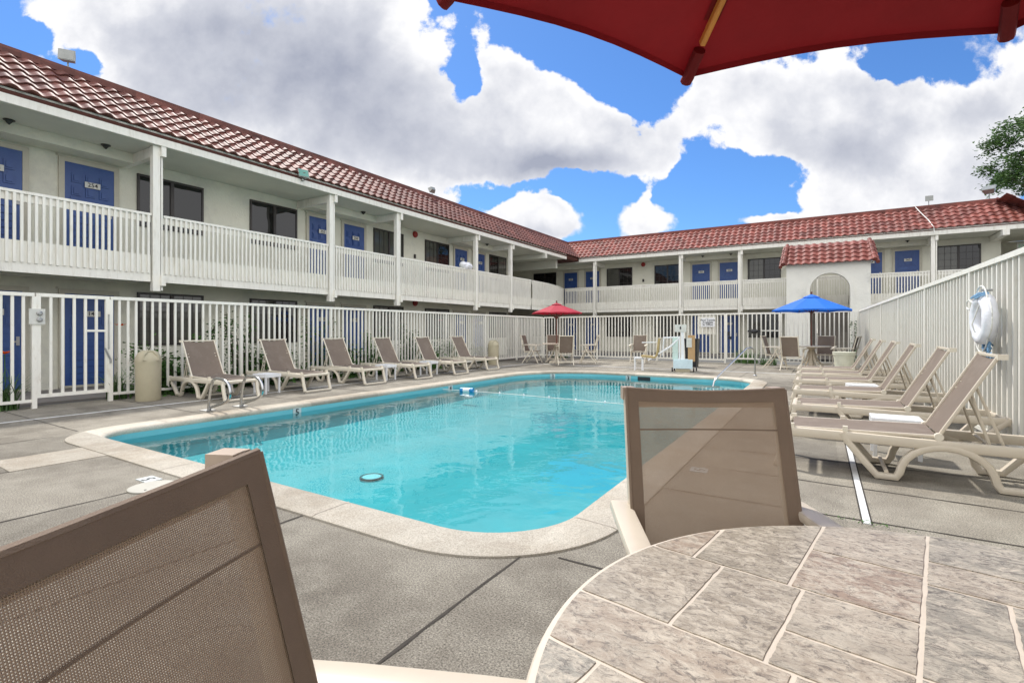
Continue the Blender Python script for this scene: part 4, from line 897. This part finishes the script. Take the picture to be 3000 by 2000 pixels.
# life ring
rx,ry=1.515,7.02; fa=math.atan2(RF1[1]-RF0[1],RF1[0]-RF0[0])
lr=thing('life_ring','white life ring with blue rope hung on the right fence','life ring',(rx,ry,1.34),fa)
def torus(m,R,r,n=40,k=14,wr=0):
    vs=[];fs=[]
    for i in range(n):
        a=2*math.pi*i/n; r_=r*(1+wr*math.sin(i*7.3)*.5+wr*math.sin(i*2.1)*.5)
        for j in range(k): b=2*math.pi*j/k; vs.append(((R+r_*math.cos(b))*math.cos(a),.07+r_*.9*math.sin(b),(R+r_*math.cos(b))*math.sin(a)))
    for i in range(n):
        for j in range(k): fs.append((i*k+j,((i+1)%n)*k+j,((i+1)%n)*k+(j+1)%k,i*k+(j+1)%k))
    m.add(vs,fs); return m
torus(M(),.205,.072,wr=.06).build('ring','white_vinyl',lr,smooth=True)
m=M()
for k in range(4):
    a=math.pi/4+k*math.pi/2; q=[]
    for i in range(11):
        t=a+(i/10)*math.pi/2; rr_=.285+.06*math.sin(math.pi*i/10); q.append((rr_*math.cos(t),.07+.02,rr_*math.sin(t)))
    m.tube(q,.007,6)
m.tube([(-.05,.1,.2),(.05,.15,-.05),(.1,.1,-.2)],.007,6); m.tube([(.28+.1*math.cos(a),.12,.16+.05*math.sin(a)) for a in [i*math.pi/6 for i in range(12)]],.007,6,closed=True)
m.build('grab_line','rope',lr)
m=M()
for i in range(60):
    x=random.gauss(-.10,.05); z=-.27-random.random()*.17; m.tube([(x,.06+random.uniform(-.03,.04),z),(x+random.uniform(-.05,.05),.07,z+.03),(x+random.uniform(-.05,.05),.08,z-.02)],.009,5)
m.build('rope_tassel','rope_blue',lr); m=M()
for i in range(12):
    a=random.uniform(1.1,2.0); m.tube([(.2*math.cos(a)-.08*math.cos(b),.07+.085*math.sin(b),.2*math.sin(a)+.08*abs(math.cos(b))) for b in (0,1,2,3)],.009,5)
m.build('blue_rope','rope_blue',lr)
M().tube([(0,0,.30),(0,.09,.30)],.012).build('hook','steel_dull',lr)

# ---------------------------------------------------------------- plants
def leaf(m,p,s,nrm=None):
    a=random.uniform(0,6.283); d=Vector((math.cos(a),math.sin(a),random.uniform(-.5,.5))).normalized(); u=Vector((random.uniform(-1,1),random.uniform(-1,1),random.uniform(-.2,1))); w=d.cross(u)
    if w.length<.1: w=Vector((0,0,1))
    w.normalize(); p=Vector(p); m.add([p-d*s,p+w*s*.45,p+d*s,p-w*s*.45],[(0,1,2,3)])
def shrub(label,x,y,h,w,n=500,mat='leaf_dark',tall=False,grp='climbing shrubs behind the left fence',big=1.25):
    r=thing('shrub',label,'shrub',(x,y,-.02),0,grp); m=M(); st=M()
    for k in range(7):
        a=random.uniform(0,6.28); q=[Vector((0,0,0))]; hh=h*random.uniform(.7,1)
        for i in range(1,6): q.append(Vector((w*.5*math.cos(a)*i/5+random.uniform(-.05,.05),w*.5*math.sin(a)*i/5*.6+random.uniform(-.05,.05),hh*i/5)))
        st.tube(q,.014,5,r1=.005)
        for i in range(n//7):
            t=random.random()**(.8 if tall else 1); i0=min(4,int(t*5)); p=q[i0].lerp(q[i0+1],t*5-i0); sp=w*(.16 if tall else .28)*(1-.4*t); leaf(m,p+Vector((random.gauss(0,sp),random.gauss(0,sp*.7),random.gauss(0,sp*.6))),random.uniform(.018,.045)*big)
    for i in range(n//3): leaf(m,(random.gauss(0,w*.33),random.gauss(0,w*.2),abs(random.gauss(0,h*.18))+.03),random.uniform(.02,.05)*big)
    m.build('foliage',mat,r); st.build('stem','bark',r); return r
YS=[4.6,5.6,6.35,7.4,8.3,9.3,10.4,11.6,12.9,14.3,15.8]
nms=['first','second','third','fourth','fifth','sixth','seventh','eighth','ninth','tenth','eleventh']
for i,(y,nm_) in enumerate(zip(YS,nms)):
    hh=[1.1,1.45,1.7,.8,1.75,1.1,1.35,1.5,1.0,.9,.7][i]; shrub('dark leafy shrub behind the left fence, %s beyond the gate'%nm_,-11.15+random.uniform(-.12,.1),y,hh,.75+random.uniform(-.1,.2),800,'leaf_dark' if i%3 else 'leaf',tall=hh>1.2)
for i,(y,nm_) in enumerate(zip([5.1,6.7,8.8,10.0,12.2],nms)): shrub('low dense dark bush under the left fence, %s of five'%nm_,-10.95,y,.65,1.1,1900,'leaf_dark',big=1.6)
def grassy(label,x,y,h,n,w,grp='strappy clumps along the fences',mat='blade'):
    m=M()
    for i in range(n):
        a=random.uniform(0,6.28); d=Vector((math.cos(a),math.sin(a),0)); p=Vector((random.uniform(-w,w)*.4,random.uniform(-w,w)*.4,0)); L=h*random.uniform(.6,1.15); sd=Vector((-d.y,d.x,0))*.011; vs=[]
        out=random.uniform(.3,.9)
        for k in range(6):
            t=k/5; q=p+d*(out*L*t*t)+Vector((0,0,L*(t*1.25-.75*t*t*out))); s_=1-t*.85; vs+= [q-sd*s_,q+sd*s_]
        m.add(vs,[(2*k,2*k+2,2*k+3,2*k+1) for k in range(5)])
    o=m.build('strappy_plant',mat,None,(x,y,-.02)); tag(o,label,'plant',grp)
grassy('strappy green clump left of the gate, leaning through the pickets',-10.74,2.38,.62,170,.6); grassy('green strappy clump at the left edge behind the pickets',-10.9,2.05,.6,120,.6); grassy('strappy clump between the gate and the first bin',-10.75,3.95,.6,70,.4)
for k,y in enumerate((4.75,5.35,6.1,6.9,7.8,8.8,9.8,11.0,12.2)): grassy('low strappy clump along the left fence, number %d counted away from the bin'%(k+1),-10.85,y,.55,80,.55)
grassy('green clump under the far fence left of the blue umbrella',-2.4,20.6,.6,170,1.0); grassy('green clump in the corner behind the red umbrella table',-10.0,20.35,.5,110,.7); grassy('low green clump beside the left chair of the blue umbrella',-1.6,19.9,.35,90,.7)
tw=shrub('climbing plant with dark leaves against the stair block behind the far fence',1.3,23.7,1.9,.7,520,'leaf_dark',True,'climber')
def flower(label,x,y,z,mat):
    r=thing('flower',label,'flower',(x,y,0)); m=M()
    for k in range(8):
        a=k*.785; d=Vector((math.cos(a),math.sin(a),.5)); m.add([(0,0,z),tuple(d*.05+Vector((-d.y*.03,d.x*.03,z))),tuple(d*.10+Vector((0,0,z))),tuple(d*.05+Vector((d.y*.03,-d.x*.03,z)))],[(0,1,2,3)])
    m.build('petal',mat,r); M().tube([(0,0,0),(.03,0,z*.5),(0,0,z)],.006,5).build('stem','leaf',r)
flower('bright orange lily at the left edge behind the pickets',-10.60,2.44,.86,'flower_orange'); flower('pink bloom on the bushes behind the left fence',-11.0,13.2,1.55,'flower_pink'); flower('orange bloom behind the fence above the bin',-10.95,4.05,1.30,'flower_orange')
dl=M()
for i in range(150): leaf(dl,(0,0,0),.001) if False else None
wd=M()
for i in range(60): leaf(wd,(random.gauss(.25,.10),3.84+random.gauss(0,.012),.012+random.random()*.02),random.uniform(.004,.011))
tag(wd.build('joint_weeds','leaf',None),kind='stuff')
# tree
tr=thing('leafy_tree','green broadleaf tree rising behind the far roof at the right edge','tree',(13.1,43.0,0))
m=M(); m.tube([(0,0,0),(.1,0,4),(-.1,.1,8),(0,0,12)],.32,10,r1=.10); cl_=[]
for i in range(60):
    a=random.uniform(0,6.28); el=random.uniform(-.35,1.2); rad=random.uniform(1.8,4.6); z0=random.uniform(6.5,11)
    c=Vector((rad*math.cos(a)*math.cos(el),rad*math.sin(a)*math.cos(el),11.6+rad*math.sin(el)*.85)); m.tube([(0,0,z0),c*.5+Vector((0,0,z0*.5)),c],.06,5,r1=.012); cl_.append(c)
m.build('trunk','bark',tr)
m=M()
for c in cl_:
    for k in range(5):
        cc=c+Vector((random.gauss(0,.45),random.gauss(0,.45),random.gauss(0,.35)))
        for i in range(130): leaf(m,cc+Vector((random.gauss(0,.26),random.gauss(0,.26),random.gauss(0,.2))),random.uniform(.06,.13))
m.build('crown','leaf_tree',tr)

# ---------------------------------------------------------------- world, sun, camera
sunv=Vector((-.50,.33,.80)).normalized(); el=math.asin(sunv.z)
sun=bpy.data.lights.new('sun','SUN'); sun.energy=3.2; sun.angle=math.radians(2.5); sun.color=(1,.95,.88)
so=bpy.data.objects.new('sun',sun); COL.objects.link(so); so.rotation_euler=sunv.to_track_quat('Z','Y').to_euler(); so.location=(0,0,30)
W_=bpy.data.worlds.new('World'); S.world=W_; W_.use_nodes=True; nt=W_.node_tree; L=nt.links
bg=nt.nodes['Background']; STR=.12; bg.inputs[1].default_value=STR
sky=nd(nt,'ShaderNodeTexSky'); sky.sky_type='NISHITA'; sky.sun_disc=False; sky.sun_elevation=el; sky.sun_rotation=math.atan2(sunv.x,sunv.y); sky.air_density=1.0; sky.dust_density=.3; sky.ozone_density=2.5
tc=nd(nt,'ShaderNodeTexCoord'); V=tc.outputs['Generated']
def vm(op,a,b=None,out=0):
    n=nd(nt,'ShaderNodeVectorMath',operation=op)
    for i,x in enumerate((a,b)):
        if x is None: continue
        if isinstance(x,(tuple,list)): n.inputs[i].default_value=x
        else: L.new(x,n.inputs[i])
    return n.outputs['Value'] if op in('DOT_PRODUCT','LENGTH') else n.outputs[0]
def ma(op,a,b=None,c=None):
    n=nd(nt,'ShaderNodeMath',operation=op)
    for i,x in enumerate((a,b,c)):
        if x is None: continue
        if isinstance(x,(int,float)): n.inputs[i].default_value=x
        else: L.new(x,n.inputs[i])
    return n.outputs[0]
nz=vm('NORMALIZE',V)
fD=vm('DOT_PRODUCT',nz,(-ST,CT,0)); fL=vm('DOT_PRODUCT',nz,(CT,ST,0)); sz=nd(nt,'ShaderNodeSeparateXYZ'); L.new(nz,sz.inputs[0]); fZ=sz.outputs[2]
Dc=ma('MAXIMUM',fD,.15); U=ma('DIVIDE',fL,Dc); Vv=ma('DIVIDE',fZ,Dc)
uvc=nd(nt,'ShaderNodeCombineXYZ'); L.new(U,uvc.inputs[0]); L.new(Vv,uvc.inputs[1]); UV=uvc.outputs[0]
# domain warp
wn=nd(nt,'ShaderNodeTexNoise',Scale=3.2,Detail=5,Roughness=.62); L.new(UV,wn.inputs['Vector'])
wv=vm('MULTIPLY',vm('SUBTRACT',wn.outputs['Color'],(.5,.5,.5)),(.17,.14,0)); UVw=vm('ADD',UV,wv)
def blob(x,y,rx,ry,src=UVw):
    cx,cy=(x-1176)/1150,(759-y)/1150; d=vm('MULTIPLY',vm('SUBTRACT',src,(cx,cy,0)),(1150/rx,1150/ry,0)); q=vm('DOT_PRODUCT',d,d); return ma('EXPONENT',ma('MULTIPLY',q,-1))
def total(lst,src=UVw):
    o=None
    for x,y,rx,ry,w in lst:
        b=ma('MULTIPLY',blob(x,y,rx,ry,src),w); o=b if o is None else ma('ADD',o,b)
    return o
clouds=[(600,110,470,200,1.3),(250,60,170,120,.6),(820,330,360,110,1.2),(1060,390,150,60,.6),(1300,300,200,120,1.2),(1130,90,70,80,.5),(1450,370,120,60,.35),
 (1230,500,110,48,1.7),(1480,500,80,34,1.5),(1500,455,30,40,.7),(1850,260,330,130,1.0),(2150,380,330,110,1.1),(2300,200,180,90,.7),(1700,230,150,90,.6),(1760,510,110,20,1.2),(1985,450,170,60,1.2),(1530,390,60,34,.8),(1190,170,60,60,.5)]
holes=[(30,75,120,48,-1.2),(190,165,90,50,-1.0),(1070,150,42,90,-1.0),(1290,90,150,62,-1.3),(1440,200,100,62,-1.3),(1150,440,140,24,-.8),(1340,430,75,45,-1.1),(1390,470,60,40,-.7),(1620,400,120,60,-.5),(1390,500,50,60,-.4),(1650,440,170,70,-1.0),(1790,370,50,30,-.4),(2045,165,55,34,-1.0),(1000,10,28,34,-1.1),(2210,170,60,30,-.8),(1640,300,50,34,-.5),(1830,400,60,40,-.5),(330,20,60,26,-.5)]
fld=ma('ADD',total(clouds),total(holes))
generic=ma('LESS_THAN',fD,.18)
fn=nd(nt,'ShaderNodeTexNoise',Scale=9,Detail=8,Roughness=.62); L.new(UV,fn.inputs['Vector'])
gn=nd(nt,'ShaderNodeTexNoise',Scale=2.4,Detail=7,Roughness=.6); L.new(nz,gn.inputs['Vector'])
fn3=nd(nt,'ShaderNodeTexNoise',Scale=3.4,Detail=6,Roughness=.55); L.new(UV,fn3.inputs['Vector'])
dens_f=ma('ADD',ma('ADD',ma('MINIMUM',fld,.85),ma('MULTIPLY',ma('SUBTRACT',fn.outputs[0],.5),1.7)),ma('MULTIPLY',ma('SUBTRACT',fn3.outputs[0],.5),1.6))
mr=nd(nt,'ShaderNodeMapRange'); mr.interpolation_type='SMOOTHSTEP'; mr.inputs[1].default_value=.24; mr.inputs[2].default_value=.44; L.new(dens_f,mr.inputs[0])
mg=nd(nt,'ShaderNodeMapRange'); mg.interpolation_type='SMOOTHSTEP'; mg.inputs[1].default_value=.30; mg.inputs[2].default_value=.48; L.new(gn.outputs[0],mg.inputs[0])
soft=nd(nt,'ShaderNodeTexNoise',Scale=1.7,Detail=3); L.new(vm('ADD',UV,(3.3,1.7,0)),soft.inputs['Vector']); L.new(ma('ADD',ma('MULTIPLY',ma('MAXIMUM',ma('SUBTRACT',soft.outputs[0],.48),0),4.0),.42),mr.inputs[2])
cov=nd(nt,'ShaderNodeMix',data_type='FLOAT'); L.new(generic,cov.inputs[0]); L.new(mr.outputs[0],cov.inputs[2]); L.new(mg.outputs[0],cov.inputs[3])
# shading of clouds: thick grey parts
greys=[(720,190,340,170,.85),(900,340,240,70,.5),(480,60,220,80,.45),(1330,385,170,40,.65),(1230,400,150,45,.4),(560,330,150,60,-.5),(950,60,90,120,-.4),(1500,300,120,60,.35),(2300,420,200,60,.4),(1960,330,190,60,.45),(2240,250,140,60,.45),(1750,200,160,50,.3),(1230,530,110,20,.35),(2000,200,120,40,.2)]
gr=total(greys)
o2=vm('ADD',UV,(-.02,.055,0)); fn2=nd(nt,'ShaderNodeTexNoise',Scale=3.4,Detail=6,Roughness=.55); L.new(o2,fn2.inputs['Vector'])
rel=ma('MULTIPLY',ma('SUBTRACT',fn2.outputs[0],fn3.outputs[0]),1.9)
gsum=ma('ADD',ma('ADD',ma('ADD',gr,rel),ma('MULTIPLY',ma('SUBTRACT',dens_f,.75),.35)),ma('MULTIPLY',ma('SUBTRACT',wn.outputs[0],.5),.5))
gc=nd(nt,'ShaderNodeClamp'); L.new(gsum,gc.inputs[0])
ccol=nd(nt,'ShaderNodeValToRGB'); e=ccol.color_ramp.elements; e[0].position=0; e[0].color=(1.0,1.0,1.02,1); e[1].position=1; e[1].color=(.40,.43,.53,1); k=e.new(.4); k.color=(.68,.70,.77,1)
L.new(gc.outputs[0],ccol.inputs[0])
csn=nd(nt,'ShaderNodeVectorMath',operation='SCALE'); L.new(ccol.outputs[0],csn.inputs[0]); cs=csn.outputs[0]
gcol=nd(nt,'ShaderNodeMix',data_type='FLOAT'); L.new(generic,gcol.inputs[0]); gcol.inputs[2].default_value=.74/STR; gcol.inputs[3].default_value=1.3/STR; L.new(gcol.outputs[0],csn.inputs['Scale'])  # clouds out of view, behind and overhead, made brighter as added fill light
skyc=vm('MULTIPLY',sky.outputs[0],(.42,.66,.95))
mxw=nd(nt,'ShaderNodeMix',data_type='RGBA'); L.new(cov.outputs[0],mxw.inputs[0]); L.new(skyc,mxw.inputs[6]); L.new(cs,mxw.inputs[7]); L.new(mxw.outputs[2],bg.inputs[0])
cam=bpy.data.cameras.new('camera'); co=bpy.data.objects.new('camera',cam); COL.objects.link(co); S.camera=co
cam.sensor_width=36; cam.lens=36*1150/2352; cam.shift_y=-25/2352; cam.clip_end=1000; cam.clip_start=.02
co.location=(0,0,1.22); co.rotation_euler=(math.pi/2,0,TH)
S.render.resolution_x=1024; S.render.resolution_y=682
S.view_settings.view_transform='Standard'; S.view_settings.look='None'; S.view_settings.gamma=1; S.view_settings.exposure=.45
S.render.engine='CYCLES'; S.cycles.max_bounces=6; S.cycles.diffuse_bounces=3; S.cycles.transparent_max_bounces=16; S.cycles.caustics_reflective=False
